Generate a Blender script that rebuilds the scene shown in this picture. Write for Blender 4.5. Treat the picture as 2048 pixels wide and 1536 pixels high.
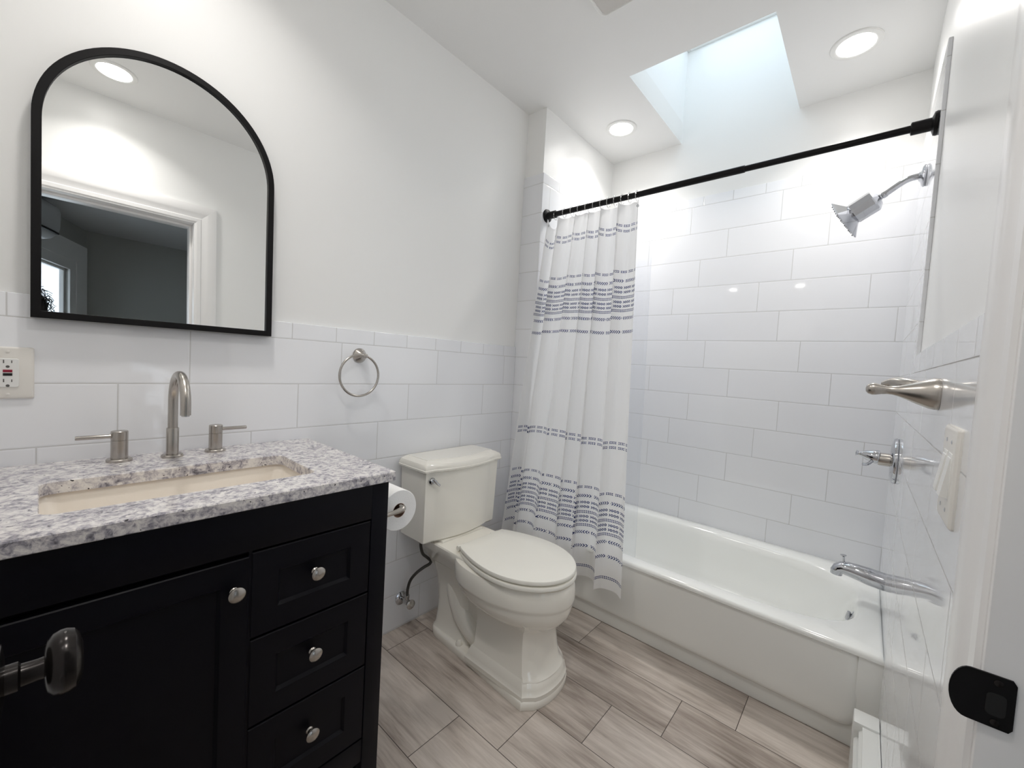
import bpy, bmesh, math, random
from mathutils import Vector, Matrix
random.seed(7)
PI = math.pi
for o in list(bpy.data.objects): bpy.data.objects.remove(o)
SC = bpy.context.scene
COL = SC.collection

# ------------------------------------------------------------------ camera, sky, exposure
H = 1.2025                      # eye height; the camera stands over the world origin
cam_d = bpy.data.cameras.new('camera'); cam = bpy.data.objects.new('camera', cam_d); COL.objects.link(cam)
cam_d.sensor_fit = 'HORIZONTAL'; cam_d.sensor_width = 36.0; cam_d.lens = 819.37/2048*36.0
cam_d.clip_start = 0.01; cam_d.clip_end = 100
_r = Vector((0.6549, -0.7535, 0.0575)).normalized(); _d = Vector((0.0022, -0.0742, -0.9972)).normalized()
_f = _r.cross(_d).normalized()
if _f.x < 0: _f = -_f
_u = -(_f.cross(_r)).normalized()
if _u.z < 0: _u = -_u
cam.matrix_world = Matrix(((_r.x, _u.x, -_f.x, 0), (_r.y, _u.y, -_f.y, 0), (_r.z, _u.z, -_f.z, H), (0, 0, 0, 1)))
SC.camera = cam

world = bpy.data.worlds.new('world'); SC.world = world; world.use_nodes = True
bg = world.node_tree.nodes['Background']
bg.inputs[0].default_value = (0.80, 0.92, 1.0, 1); bg.inputs[1].default_value = 2.5
SC.view_settings.view_transform = 'Standard'; SC.view_settings.look = 'None'
SC.view_settings.gamma = 1.0; SC.view_settings.use_curve_mapping = False
SC.view_settings.exposure = 0.13
if hasattr(SC, 'cycles'):       # white room: let the light bounce long enough
    SC.cycles.max_bounces = 18; SC.cycles.diffuse_bounces = 14; SC.cycles.glossy_bounces = 6; SC.cycles.transparent_max_bounces = 12
LAMP_W = 2.85                    # power of each ceiling downlight
LAMP_COL = (1.0, 0.965, 0.925)

# ------------------------------------------------------------------ node helpers
def newmat(name):
    m = bpy.data.materials.new(name); m.use_nodes = True
    nt = m.node_tree
    return m, nt, nt.nodes['Principled BSDF']
class G:
    """tiny shader-math builder"""
    def __init__(s, nt): s.nt = nt
    def val(s, v, sock):
        if isinstance(v, (int, float)): sock.default_value = v
        else: s.nt.links.new(v, sock)
    def m(s, op, a, b=0.0, c=None, clamp=False):
        n = s.nt.nodes.new('ShaderNodeMath'); n.operation = op; n.use_clamp = clamp
        s.val(a, n.inputs[0]); s.val(b, n.inputs[1])
        if c is not None: s.val(c, n.inputs[2])
        return n.outputs[0]
    def add(s, a, b): return s.m('ADD', a, b)
    def sub(s, a, b): return s.m('SUBTRACT', a, b)
    def mul(s, a, b): return s.m('MULTIPLY', a, b)
    def lt(s, a, b): return s.m('LESS_THAN', a, b)
    def gt(s, a, b): return s.m('GREATER_THAN', a, b)
    def fl(s, a): return s.m('FLOOR', a)
    def fr(s, a): return s.m('FRACT', a)
    def ab(s, a): return s.m('ABSOLUTE', a)
    def mx(s, a, b): return s.m('MAXIMUM', a, b)
    def mn(s, a, b): return s.m('MINIMUM', a, b)
    def mix(s, f, a, b):
        n = s.nt.nodes.new('ShaderNodeMix'); n.data_type = 'RGBA'
        s.val(f, n.inputs[0])
        for v, i in ((a, 6), (b, 7)):
            if isinstance(v, tuple): n.inputs[i].default_value = (*v[:3], 1)
            else: s.nt.links.new(v, n.inputs[i])
        return n.outputs[2]
    def pos(s):
        t = s.nt.nodes.new('ShaderNodeTexCoord'); x = s.nt.nodes.new('ShaderNodeSeparateXYZ')
        s.nt.links.new(t.outputs['Object'], x.inputs[0]); return t.outputs['Object'], x.outputs
    def comb(s, a, b, c):
        n = s.nt.nodes.new('ShaderNodeCombineXYZ')
        for v, i in ((a, 0), (b, 1), (c, 2)): s.val(v, n.inputs[i])
        return n.outputs[0]
    def noise(s, vec, scale, detail=3, rough=0.5, dist=0.0):
        n = s.nt.nodes.new('ShaderNodeTexNoise'); n.inputs['Scale'].default_value = scale
        n.inputs['Detail'].default_value = detail; n.inputs['Roughness'].default_value = rough
        n.inputs['Distortion'].default_value = dist
        if vec is not None: s.nt.links.new(vec, n.inputs['Vector'])
        return n.outputs[0]
    def white(s, vec):
        n = s.nt.nodes.new('ShaderNodeTexWhiteNoise'); n.noise_dimensions = '3D'
        s.nt.links.new(vec, n.inputs['Vector']); return n.outputs
    def ramp(s, fac, stops, interp='LINEAR'):
        n = s.nt.nodes.new('ShaderNodeValToRGB'); cr = n.color_ramp; cr.interpolation = interp
        while len(cr.elements) < len(stops): cr.elements.new(0.5)
        for e, (p, c) in zip(cr.elements, stops):
            e.position = p; e.color = (*c[:3], 1) if isinstance(c, tuple) else (c, c, c, 1)
        s.val(fac, n.inputs[0]); return n.outputs[0]
    def bump(s, h, strength, dist, bsdf, normal=None):
        n = s.nt.nodes.new('ShaderNodeBump'); n.inputs['Strength'].default_value = strength
        n.inputs['Distance'].default_value = dist; s.nt.links.new(h, n.inputs['Height'])
        if normal is not None: s.nt.links.new(normal, n.inputs['Normal'])
        s.nt.links.new(n.outputs[0], bsdf.inputs['Normal']); return n.outputs[0]

def plain(name, col, rough=0.5, metal=0.0, spec=0.5, noise=0.0, nscale=60, coat=0.0, bump=0.0):
    m, nt, b = newmat(name); g = G(nt)
    b.inputs['Base Color'].default_value = (*col, 1); b.inputs['Roughness'].default_value = rough
    b.inputs['Metallic'].default_value = metal; b.inputs['Specular IOR Level'].default_value = spec
    b.inputs['Coat Weight'].default_value = coat; b.inputs['Coat Roughness'].default_value = 0.06
    P, _ = g.pos(); n = g.noise(P, nscale, 3)
    if noise:
        nt.links.new(g.mix(n, tuple(c*(1-noise) for c in col), tuple(min(1, c*(1+noise)) for c in col)), b.inputs['Base Color'])
    if bump: g.bump(n, bump, 0.002, b)
    return m

PAINT = plain('white_wall_paint', (0.895, 0.895, 0.885), 0.33, spec=0.42, nscale=260, bump=0.05)
CEILP = plain('white_ceiling_paint', (0.87, 0.87, 0.86), 0.55, spec=0.3, nscale=200, bump=0.03)
TRIMP = plain('white_trim_paint', (0.87, 0.86, 0.855), 0.28, nscale=120, bump=0.03)
SHAFTP = plain('white_shaft_paint', (0.90, 0.91, 0.91), 0.55, spec=0.3)
NAVY = plain('navy_black_lacquer', (0.0020, 0.0020, 0.0046), 0.42, spec=0.16)
BISCUIT = plain('biscuit_vitreous_china', (0.88, 0.855, 0.785), 0.08, spec=0.5, coat=0.3)
SEATP = plain('biscuit_seat_plastic', (0.89, 0.875, 0.81), 0.22)
SINKC = plain('cream_sink_china', (0.86, 0.80, 0.72), 0.12)
TUBE = plain('white_tub_enamel', (0.87, 0.88, 0.855), 0.10, coat=0.3)
CHROME = plain('chrome', (0.56, 0.57, 0.60), 0.05, metal=1.0)
STEEL = plain('old_chrome', (0.55, 0.54, 0.53), 0.16, metal=1.0)
BLACK = plain('matte_black_metal', (0.0045, 0.004, 0.0045), 0.45, spec=0.22)
BRONZE = plain('dark_bronze', (0.020, 0.017, 0.016), 0.22, metal=0.6, noise=0.4, nscale=30)
PLASTIC = plain('ivory_plastic', (0.80, 0.775, 0.73), 0.32)
WPLASTIC = plain('white_plastic', (0.84, 0.84, 0.82), 0.30)
PAPER = plain('white_tissue', (0.90, 0.90, 0.89), 0.9, spec=0.1, noise=0.05, nscale=300, bump=0.3)
CARD = plain('brown_card_core', (0.22, 0.13, 0.09), 0.8)
HEATM = plain('white_heater_enamel', (0.74, 0.75, 0.73), 0.35)
DARK = plain('dark_recess', (0.015, 0.015, 0.015), 0.6)
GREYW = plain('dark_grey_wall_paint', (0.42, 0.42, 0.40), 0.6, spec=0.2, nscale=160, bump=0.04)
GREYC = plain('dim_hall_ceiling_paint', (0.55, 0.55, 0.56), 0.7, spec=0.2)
HOSE = plain('braided_dark_hose', (0.075, 0.072, 0.068), 0.32, metal=0.6, noise=0.5, nscale=700)
RED = plain('red_button', (0.28, 0.01, 0.035), 0.4)
BLK = plain('black_plastic', (0.008, 0.008, 0.008), 0.4)
SLOT = plain('grey_slot', (0.10, 0.095, 0.09), 0.6)

def brushed():
    m, nt, b = newmat('brushed_nickel'); g = G(nt)
    b.inputs['Metallic'].default_value = 1.0; b.inputs['Roughness'].default_value = 0.27
    P, xyz = g.pos(); v = g.comb(g.mul(xyz[0], 1), g.mul(xyz[1], 1), g.mul(xyz[2], 14))
    n = g.noise(v, 90, 2)
    nt.links.new(g.mix(n, (0.43, 0.40, 0.365), (0.52, 0.49, 0.455)), b.inputs['Base Color'])
    return m
NICKEL = brushed()

def mirror_mat():
    m, nt, b = newmat('silvered_mirror'); b.inputs['Base Color'].default_value = (0.93, 0.94, 0.935, 1)
    b.inputs['Metallic'].default_value = 1; b.inputs['Roughness'].default_value = 0.005
    return m
MIRROR = mirror_mat()

def glass_mat(name, tint=(0.97, 0.985, 1.0), gloss=0.06):
    m = bpy.data.materials.new(name); m.use_nodes = True; nt = m.node_tree; nt.nodes.clear()
    o = nt.nodes.new('ShaderNodeOutputMaterial'); mx = nt.nodes.new('ShaderNodeMixShader')
    t = nt.nodes.new('ShaderNodeBsdfTransparent'); t.inputs[0].default_value = (*tint, 1)
    gl = nt.nodes.new('ShaderNodeBsdfGlossy'); gl.inputs['Roughness'].default_value = 0.03
    mx.inputs[0].default_value = gloss
    nt.links.new(t.outputs[0], mx.inputs[1]); nt.links.new(gl.outputs[0], mx.inputs[2]); nt.links.new(mx.outputs[0], o.inputs[0])
    return m
GLASS = glass_mat('window_glass')
RINGP = glass_mat('clear_ring_plastic', (0.9, 0.9, 0.9), 0.35)

def liner_mat():
    m = bpy.data.materials.new('clear_vinyl_liner'); m.use_nodes = True; nt = m.node_tree; nt.nodes.clear()
    o = nt.nodes.new('ShaderNodeOutputMaterial'); a = nt.nodes.new('ShaderNodeMixShader')
    t = nt.nodes.new('ShaderNodeBsdfTransparent'); t.inputs[0].default_value = (0.97, 0.98, 1, 1)
    d = nt.nodes.new('ShaderNodeBsdfDiffuse'); d.inputs[0].default_value = (0.85, 0.88, 0.92, 1)
    gl = nt.nodes.new('ShaderNodeBsdfGlossy'); gl.inputs['Roughness'].default_value = 0.18
    b = nt.nodes.new('ShaderNodeMixShader'); b.inputs[0].default_value = 0.5
    nt.links.new(d.outputs[0], b.inputs[1]); nt.links.new(gl.outputs[0], b.inputs[2])
    a.inputs[0].default_value = 0.13
    nt.links.new(t.outputs[0], a.inputs[1]); nt.links.new(b.outputs[0], a.inputs[2]); nt.links.new(a.outputs[0], o.inputs[0])
    return m
LINER = liner_mat()

def emis(name, col, st):
    m, nt, b = newmat(name); b.inputs['Base Color'].default_value = (0.9, 0.9, 0.9, 1)
    b.inputs['Emission Color'].default_value = (*col, 1); b.inputs['Emission Strength'].default_value = st
    return m
LENS = emis('lit_lamp_lens', (1, 0.97, 0.93), 14.0)

# wall tile: long white tiles, custom stagger row by row, narrow bullnose course on top
PITCH = 0.1551; ZREF = 1.2475
def tile_mat(name, axis, length, offs, ztop, bull_h, bull_len, bull_off, relief=1.0):
    """rows are counted down from ztop (underside of the bullnose course)"""
    m, nt, b = newmat(name); g = G(nt); P, xyz = g.pos()
    u = xyz[axis]; z = xyz[2]
    d = g.mul(g.sub(ztop, z), 1/PITCH)
    row = g.fl(d); n = len(offs)
    fac = g.mul(g.add(row, 0.5), 1.0/n)
    off = g.ramp(fac, [(i/n, o) for i, o in enumerate(offs)], 'CONSTANT')
    isb = g.gt(z, ztop)
    uu = g.mul(g.sub(u, off), 1/length); ub = g.mul(g.sub(u, bull_off), 1/bull_len)
    fu = g.fr(uu); fb = g.fr(ub)
    du = g.mul(g.mn(fu, g.sub(1, fu)), length); db = g.mul(g.mn(fb, g.sub(1, fb)), bull_len)
    fz = g.fr(d); dz = g.mul(g.mn(fz, g.sub(1, fz)), PITCH)
    dzb = g.sub(z, ztop)
    dd = g.add(g.mul(g.sub(1, isb), g.mn(du, dz)), g.mul(isb, g.mn(db, dzb)))
    grout = g.lt(dd, 0.0014)
    idv = g.comb(g.add(g.mul(g.fl(uu), g.sub(1, isb)), g.mul(isb, g.add(g.fl(ub), 50))), row, 0.37)
    wn = g.white(idv)
    base = g.mix(wn[0], (0.825, 0.835, 0.865), (0.85, 0.86, 0.885))
    nt.links.new(g.mix(grout, base, (0.60, 0.60, 0.60)), b.inputs['Base Color'])
    nt.links.new(g.add(0.055, g.mul(grout, 0.6)), b.inputs['Roughness'])
    b.inputs['Specular IOR Level'].default_value = 0.55
    # soft pillowed edge + a slightly different tilt of every tile
    edge = g.m('SMOOTH_MIN', g.mul(dd, 1/0.004), 1.0, 0.4)
    tilt = g.add(g.mul(g.sub(fu, 0.5), g.mul(g.sub(wn[0], 0.5), 0.4)), g.mul(g.sub(fz, 0.5), g.mul(g.sub(g.fr(g.mul(wn[0], 7.3)), 0.5), 0.25)))
    wav = g.mul(g.noise(P, 5, 1), 0.12)
    g.bump(g.add(g.add(edge, g.mul(g.mul(tilt, g.sub(1, isb)), 1.2)), wav), 0.45*relief, 0.0012, b)
    return m
T_LEFT = tile_mat('white_tile_left_wall', 0, 0.4568, [0.289, 0.137, 0.452, 0.30, 0.15, 0.113, 0.40, 0.249], ZREF, 0.0555, 0.1545, 0.5684)
T_FAR = tile_mat('white_tile_far_wall', 1, 0.449, [0.398, 0.193, 0.331, 0.023, 0.370, 0.268, 0.133, 0.337, 0.438, 0.111, 0.247, 0.344, 0.2, 0.1, 0.05], ZREF+6*PITCH, 0.054, 0.155, 0.011)
T_ENDX = tile_mat('white_tile_alcove_end', 0, 0.449, [0.02, 0.17, 0.32, 0.12, 0.27, 0.42, 0.07, 0.22, 0.37, 0.0, 0.15, 0.3, 0.1, 0.2, 0.3], ZREF+6*PITCH, 0.054, 0.155, 0.04)
T_JOG = tile_mat('white_tile_jog', 1, 0.6, [0.1]*15, ZREF+6*PITCH, 0.054, 0.6, 0.1)
T_DOOR = tile_mat('white_tile_door_wall', 0, 0.449, [0.05, 0.2, 0.35, 0.05, 0.2, 0.35, 0.05, 0.2], ZREF, 0.054, 0.155, 0.04, 0.10)
T_DOORUP = tile_mat('white_tile_door_wall_upper', 0, 0.449, [0.02, 0.17, 0.32, 0.12, 0.27, 0.42, 0.07, 0.22, 0.37, 0.0, 0.15, 0.3, 0.1, 0.2, 0.3], ZREF+6*PITCH, 0.054, 0.155, 0.04, 0.10)

def floor_mat():
    m, nt, b = newmat('grey_wood_look_porcelain_plank'); g = G(nt); P, xyz = g.pos()
    X, Y = xyz[0], xyz[1]; Wd = 0.2068; L = 0.622
    cx = g.mul(g.sub(X, 0.732), 1/Wd); k = g.fl(cx)
    cy = g.mul(g.add(g.sub(Y, 0.963), g.mul(k, 0.178)), 1/L); j = g.fl(cy)
    fx = g.fr(cx); fy = g.fr(cy)
    dx = g.mul(g.mn(fx, g.sub(1, fx)), Wd); dy = g.mul(g.mn(fy, g.sub(1, fy)), L)
    dd = g.mn(dx, dy); grout = g.lt(dd, 0.0011)
    wn = g.white(g.comb(k, j, 1.7)); r = wn[0]
    # grain: stretched along Y, shifted per plank
    v = g.comb(g.add(g.mul(X, 1.0), g.mul(r, 9)), g.add(g.mul(Y, 0.085), g.mul(r, 5)), r)
    n1 = g.noise(v, 34, 5, 0.62, 0.6); n2 = g.noise(v, 150, 3, 0.6, 0.3)
    n3 = g.noise(g.comb(g.add(X, g.mul(r, 3)), g.mul(Y, 0.45), r), 6, 2, 0.5, 0.4)
    f = g.add(g.add(g.mul(n1, 0.55), g.mul(n2, 0.22)), g.add(g.mul(n3, 0.46), g.sub(g.mul(g.sub(r, 0.5), 0.17), 0.035)))
    c = g.ramp(f, [(0.35, (0.20, 0.163, 0.135)), (0.49, (0.37, 0.315, 0.275)), (0.60, (0.50, 0.44, 0.39)), (0.74, (0.64, 0.575, 0.52))])
    nt.links.new(g.mix(grout, c, (0.055, 0.044, 0.036)), b.inputs['Base Color'])
    nt.links.new(g.add(0.33, g.mul(n2, 0.12)), b.inputs['Roughness'])
    b.inputs['Specular IOR Level'].default_value = 0.4
    g.bump(g.add(g.m('SMOOTH_MIN', g.mul(dd, 1/0.003), 1.0, 0.3), g.mul(n2, 0.25)), 0.35, 0.0012, b)
    return m
FLOORM = floor_mat()

def granite():
    m, nt, b = newmat('speckled_granite'); g = G(nt); P, xyz = g.pos()
    warp = g.noise(P, 30, 2, 0.6)
    v = g.comb(g.add(xyz[0], g.mul(warp, 0.02)), g.add(xyz[1], g.mul(warp, 0.018)), xyz[2])
    n1 = g.noise(v, 78, 5, 0.68, 0.5); n2 = g.noise(v, 26, 3, 0.6, 0.6); n3 = g.noise(v, 240, 2, 0.6)
    f = g.add(g.add(g.mul(n1, 0.62), g.mul(n2, 0.30)), g.mul(n3, 0.10))
    c = g.ramp(f, [(0.37, (0.13, 0.125, 0.145)), (0.43, (0.29, 0.28, 0.315)), (0.485, (0.47, 0.445, 0.475)), (0.535, (0.66, 0.635, 0.635)), (0.60, (0.80, 0.775, 0.75))])
    spk = g.lt(g.noise(v, 130, 1, 0.5), 0.265)
    nt.links.new(g.mix(spk, c, (0.035, 0.032, 0.035)), b.inputs['Base Color'])
    b.inputs['Roughness'].default_value = 0.11
    return m
GRANITE = granite()

# ------------------------------------------------------------------ mesh helpers
def obj(name, bm, mat, parent=None, smooth=True, angle=35):
    me = bpy.data.meshes.new(name)
    bmesh.ops.recalc_face_normals(bm, faces=bm.faces[:])
    bm.to_mesh(me); bm.free()
    for mm in (mat if isinstance(mat, (list, tuple)) else [mat]): me.materials.append(mm)
    if smooth:
        for p in me.polygons: p.use_smooth = True
        me.set_sharp_from_angle(angle=math.radians(angle))
    o = bpy.data.objects.new(name, me); COL.objects.link(o)
    if parent is not None:
        o.parent = parent
        o.matrix_parent_inverse = WM[parent.name].inverted() if parent.name in WM else Matrix.Identity(4)
    WM[o.name] = Matrix.Identity(4)
    return o
WM = {}
def thing(name, label, cat, loc=(0, 0, 0), group=None):
    o = bpy.data.objects.new(name, None); COL.objects.link(o); o.location = loc
    o.empty_display_size = 0.05
    WM[o.name] = Matrix.Translation(loc)
    o['label'] = label; o['category'] = cat
    if group: o['group'] = group
    return o
def tag(o, label, cat, group=None):
    o['label'] = label; o['category'] = cat
    if group: o['group'] = group
    return o
def struct(o): o['kind'] = 'structure'; return o
B = bmesh.new

def box(bm, x0, x1, y0, y1, z0, z1, bev=0.0, seg=2, M=None):
    vs = [bm.verts.new((x, y, z)) for x in (x0, x1) for y in (y0, y1) for z in (z0, z1)]
    F = [(0, 1, 3, 2), (4, 6, 7, 5), (0, 4, 5, 1), (2, 3, 7, 6), (0, 2, 6, 4), (1, 5, 7, 3)]
    fs = [bm.faces.new([vs[i] for i in f]) for f in F]
    if bev > 0:
        es = list({e for f in fs for e in f.edges})
        r = bmesh.ops.bevel(bm, geom=es, offset=bev, segments=seg, profile=0.5, affect='EDGES')
        vs = list({v for f in r['faces'] for v in f.verts} | {v for v in vs if v.is_valid})
    if M is not None: bmesh.ops.transform(bm, matrix=M, verts=[v for v in vs if v.is_valid])
    return bm
def loft(bm, rings, cap0=True, cap1=True, closed=True):
    V = [[bm.verts.new(p) for p in r] for r in rings]
    n = len(V[0])
    for a, b_ in zip(V, V[1:]):
        for i in range(n if closed else n-1):
            j = (i+1) % n
            try: bm.faces.new((a[i], a[j], b_[j], b_[i]))
            except ValueError: pass
    if cap0: bm.faces.new(list(reversed(V[0])))
    if cap1: bm.faces.new(V[-1])
    return V
def frame_from(d):
    d = Vector(d).normalized(); t = Vector((0, 0, 1)) if abs(d.z) < 0.9 else Vector((1, 0, 0))
    a = d.cross(t).normalized(); return a, d.cross(a).normalized(), d
def lathe(bm, prof, o, d, n=32, cap=True):
    """prof: (radius, distance along axis d)"""
    a, b_, dd = frame_from(d); o = Vector(o)
    rings = [[o+dd*h+(a*math.cos(2*PI*i/n)+b_*math.sin(2*PI*i/n))*max(r, 1e-5) for i in range(n)] for r, h in prof]
    return loft(bm, rings, cap, cap)
def tube(bm, pts, rad, n=14, closed=False, cap=True):
    pts = [Vector(p) for p in pts]; N = len(pts)
    rads = rad if isinstance(rad, (list, tuple)) else [rad]*N
    rings = []; a = None
    for i, p in enumerate(pts):
        if closed: t = (pts[(i+1) % N]-pts[i-1]).normalized()
        else: t = (pts[min(i+1, N-1)]-pts[max(i-1, 0)]).normalized()
        if a is None: a, _, _ = frame_from(t)
        a = (a-t*a.dot(t)).normalized(); b_ = t.cross(a)
        rings.append([p+(a*math.cos(2*PI*k/n)+b_*math.sin(2*PI*k/n))*rads[i] for k in range(n)])
    if closed:
        rings.append(rings[0]); return loft(bm, rings, False, False)
    return loft(bm, rings, cap, cap)
def catmull(pts, k=8):
    P = [Vector(p) for p in pts]; P = [P[0]*2-P[1]]+P+[P[-1]*2-P[-2]]; out = []
    for i in range(1, len(P)-2):
        for s in range(k):
            t = s/k
            out.append(0.5*((2*P[i])+(P[i+1]-P[i-1])*t+(2*P[i-1]-5*P[i]+4*P[i+1]-P[i+2])*t*t+(3*P[i]-P[i-1]-3*P[i+1]+P[i+2])*t**3))
    out.append(P[-2]); return out
def rrect(cx, cy, hx, hy, r, n=8):
    out = []
    for sx, sy, a0 in ((1, 1, 0), (-1, 1, PI/2), (-1, -1, PI), (1, -1, 1.5*PI)):
        for k in range(n+1):
            a = a0+PI/2*k/n
            out.append((cx+sx*(hx-r)+r*math.cos(a), cy+sy*(hy-r)+r*math.sin(a)))
    return out
def panel_front(bm, x0, x1, z0, z1, yf, th, fr, dep, bev=0.004):
    """shaker front facing -y: raised frame around a recessed panel"""
    def R(a, y): return [(x0+a, y, z0+a), (x1-a, y, z0+a), (x1-a, y, z1-a), (x0+a, y, z1-a)]
    loft(bm, [R(0, yf+th), R(0, yf+0.002), R(0.002, yf), R(fr, yf), R(fr+0.006, yf+dep), R(fr+0.008, yf+dep)])

# ------------------------------------------------------------------ room shell
CZ = 2.577; XF = 2.512; XT = 2.50           # ceiling, far painted wall, far tile face
YW = 1.512; YT = 1.50                       # left (vanity) wall: paint / tile face
YEP = 1.389; YE = 1.377; XJP = 1.762; XJ = 1.752   # tub end wall (far left jog)
YD = -0.105; YDP = -0.115                   # door wall: tile / paint face
XN = -0.22
ZB = ZREF+0.0555; ZT = ZREF+6*PITCH+0.054
SX0, SY0, SY1, SZ = 1.803, 0.360, 0.943, 3.16   # skylight opening
DJ0, DJ1, DZ = -0.062, 0.605, 2.02          # door opening

bm = B(); box(bm, XN-0.1, XF+0.1, -0.24, YW+0.1, -0.1, 0.0)
struct(obj('floor', bm, FLOORM, smooth=False))
bm = B()
box(bm, XN-0.1, SX0, -0.24, YW+0.1, CZ, CZ+0.12); box(bm, SX0, XF+0.12, -0.24, SY0, CZ, CZ+0.12); box(bm, SX0, XF+0.12, SY1, YW+0.1, CZ, CZ+0.12)
struct(obj('ceiling', bm, CEILP, smooth=False))

bm = B(); box(bm, XN-0.1, XJP, YW, YW+0.1, -0.1, CZ)
wl = struct(obj('wall_left', bm, PAINT, smooth=False))
bm = B(); box(bm, XN, XJ, YT, YW, 0.0, ZB, 0.003, 2)
obj('tile_wainscot', bm, T_LEFT, wl)
bm = B(); box(bm, XJP, XF+0.12, YEP, YW+0.1, -0.1, CZ)
wa = struct(obj('wall_alcove', bm, PAINT, smooth=False))
bm = B(); box(bm, XJ+0.001, XF, YE, YEP, 0.0, ZT, 0.002, 2)
obj('tile_surround', bm, T_ENDX, wa)
bm = B(); box(bm, XJ, XJP, YE+0.001, YW, 0.0, ZT, 0.003, 2)
obj('tile_return', bm, T_JOG, wa)
bm = B(); box(bm, XF, XF+0.12, -0.24, YW+0.1, -0.1, SZ+0.04)
wb = struct(obj('wall_back', bm, PAINT, smooth=False))
bm = B(); box(bm, XT, XF, YDP, YEP, 0.0, ZT, 0.003, 2)
obj('tile_surround', bm, T_FAR, wb)
# door wall
bm = B()
box(bm, DJ1+0.018, XF, -0.235, YDP, -0.1, CZ); box(bm, XN-0.1, DJ0-0.018, -0.235, YDP, -0.1, CZ); box(bm, DJ0-0.018, DJ1+0.018, -0.235, YDP, DZ+0.018, CZ)
wr = struct(obj('wall_right', bm, PAINT, smooth=False))
bm = B(); box(bm, 1.742, XT+0.006, YDP, YD, ZREF-0.004, ZT, 0.0015, 1)
obj('tile_surround', bm, T_DOORUP, wr)
bm = B(); box(bm, DJ1+0.10, XT+0.006, YDP, YD+0.0002, 0.0, ZREF, 0.0005, 1); box(bm, DJ1+0.10, 1.7425, YDP, YD+0.0002, ZREF, ZB, 0.001, 1)
obj('tile_wainscot', bm, T_DOOR, wr)
bm = B(); box(bm, XN-0.1, XN, -0.24, YW+0.1, -0.1, CZ)
struct(obj('wall_near', bm, PAINT, smooth=False))

# door casing (stepped profile with back band) and jamb
def casing(x_in, x_out, z_in, side_l, side_r):
    bm = B()
    prof = [(0.006, 0.0), (0.006, 0.010), (0.012, 0.0135), (0.030, 0.0145), (0.034, 0.011), (0.040, 0.012), (0.060, 0.0165), (0.068, 0.0195), (0.098, 0.0205), (0.108, 0.0185), (0.112, 0.0)]
    y0 = YDP
    for sx, xe in ((1, x_in),):
        pass
    def leg(xe, sx):
        lo = [(xe+sx*a, y0+h, 0.0) for a, h in prof]; hi = [(xe+sx*a, y0+h, z_in+a) for a, h in prof]
        return lo, hi
    lo, hi = leg(side_r, 1); loft(bm, [lo, hi], True, True)
    lo2, hi2 = leg(side_l, -1); loft(bm, [lo2, hi2], True, True)
    loft(bm, [hi2, hi], True, True)
    return bm
struct(obj('trim_1', casing(0, 0, DZ, DJ0, DJ1), TRIMP, angle=20))
bm = B()
box(bm, DJ1, DJ1+0.018, -0.245, YDP+0.009, 0, DZ+0.018, 0.0015); box(bm, DJ0-0.018, DJ0, -0.245, YDP+0.009, 0, DZ+0.018, 0.0015)
box(bm, DJ0, DJ1, -0.245, YDP+0.009, DZ, DZ+0.018, 0.0015)
box(bm, DJ1-0.012, DJ1, -0.225, -0.165, 0, DZ, 0.002); box(bm, DJ0, DJ1-0.012, -0.225, -0.165, DZ-0.012, DZ, 0.002)
struct(obj('trim_2', bm, TRIMP))
# open door leaf, swung 90 degrees into the room, just left of the camera, with its knob
bm = B(); DX0, DX1 = -0.061, -0.026
box(bm, DX0, DX1, YDP+0.012, 0.560, 0.012, DZ-0.004, 0.002)
for (z0, z1) in ((0.22, 0.88), (1.02, 1.86)):
    loft(bm, [[(DX1+h, 0.02+a, z0+a), (DX1+h, 0.44-a, z0+a), (DX1+h, 0.44-a, z1-a), (DX1+h, 0.02+a, z1-a)] for a, h in ((0, 0), (0.006, 0.004), (0.014, 0.004), (0.02, 0.0005))], False, True)
dr = struct(obj('door_1', bm, TRIMP))
bm = B(); KY, KZ = 0.515, 0.920
lathe(bm, [(0.0, 0), (0.031, 0), (0.031, 0.003), (0.028, 0.006), (0.018, 0.0075), (0.0115, 0.008), (0.0115, 0.015), (0.0090, 0.0165), (0.0085, 0.026), (0.0092, 0.031)], (DX1, KY, KZ), (1, 0, 0), 40)
kn = obj('door_knob', bm, BRONZE, dr); kn['label'] = 'dark bronze door knob with round rosette'
bm = B()
lathe(bm, [(0.006, 0.029), (0.014, 0.0295), (0.0205, 0.031), (0.0245, 0.0345), (0.0262, 0.039), (0.0262, 0.043), (0.0245, 0.0475), (0.020, 0.0505), (0.012, 0.0525), (0.0, 0.053)], (DX1, KY, KZ), (1, 0, 0), 40)
obj('grip', bm, BRONZE, kn)
# strike plate with a curved lip
bm = B(); SPX = DJ1-0.0012
pts = []
z0, z1 = 0.880, 0.931
outl = [(-0.128, z0+0.004), (-0.1255, z0), (-0.098, z0)] + [(-0.098+0.0135*math.sin(a), (z0+z1)/2-(z1-z0)/2*math.cos(a)) for a in [PI*k/14 for k in range(1, 14)]] + [(-0.098, z1), (-0.1255, z1), (-0.128, z1-0.004)]
def lipx(y): return SPX-max(0, (y+0.103))*0.10
loft(bm, [[(lipx(y)+0.0012, y, z) for y, z in outl], [(lipx(y)-0.0008, y, z) for y, z in outl]])
sp = thing('strike_plate', 'black strike plate with rounded lip on the white door jamb', 'strike plate', (SPX, -0.11, 0.905))
obj('plate', bm, BLACK, sp)
bm = B(); rr = rrect(-0.116, 0.903, 0.0065, 0.011, 0.004, 4)
loft(bm, [[(SPX-0.0010, y, z) for y, z in rr], [(SPX-0.0016, y, z) for y, z in rr]])
obj('latch_hole', bm, BLK, sp)
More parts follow.
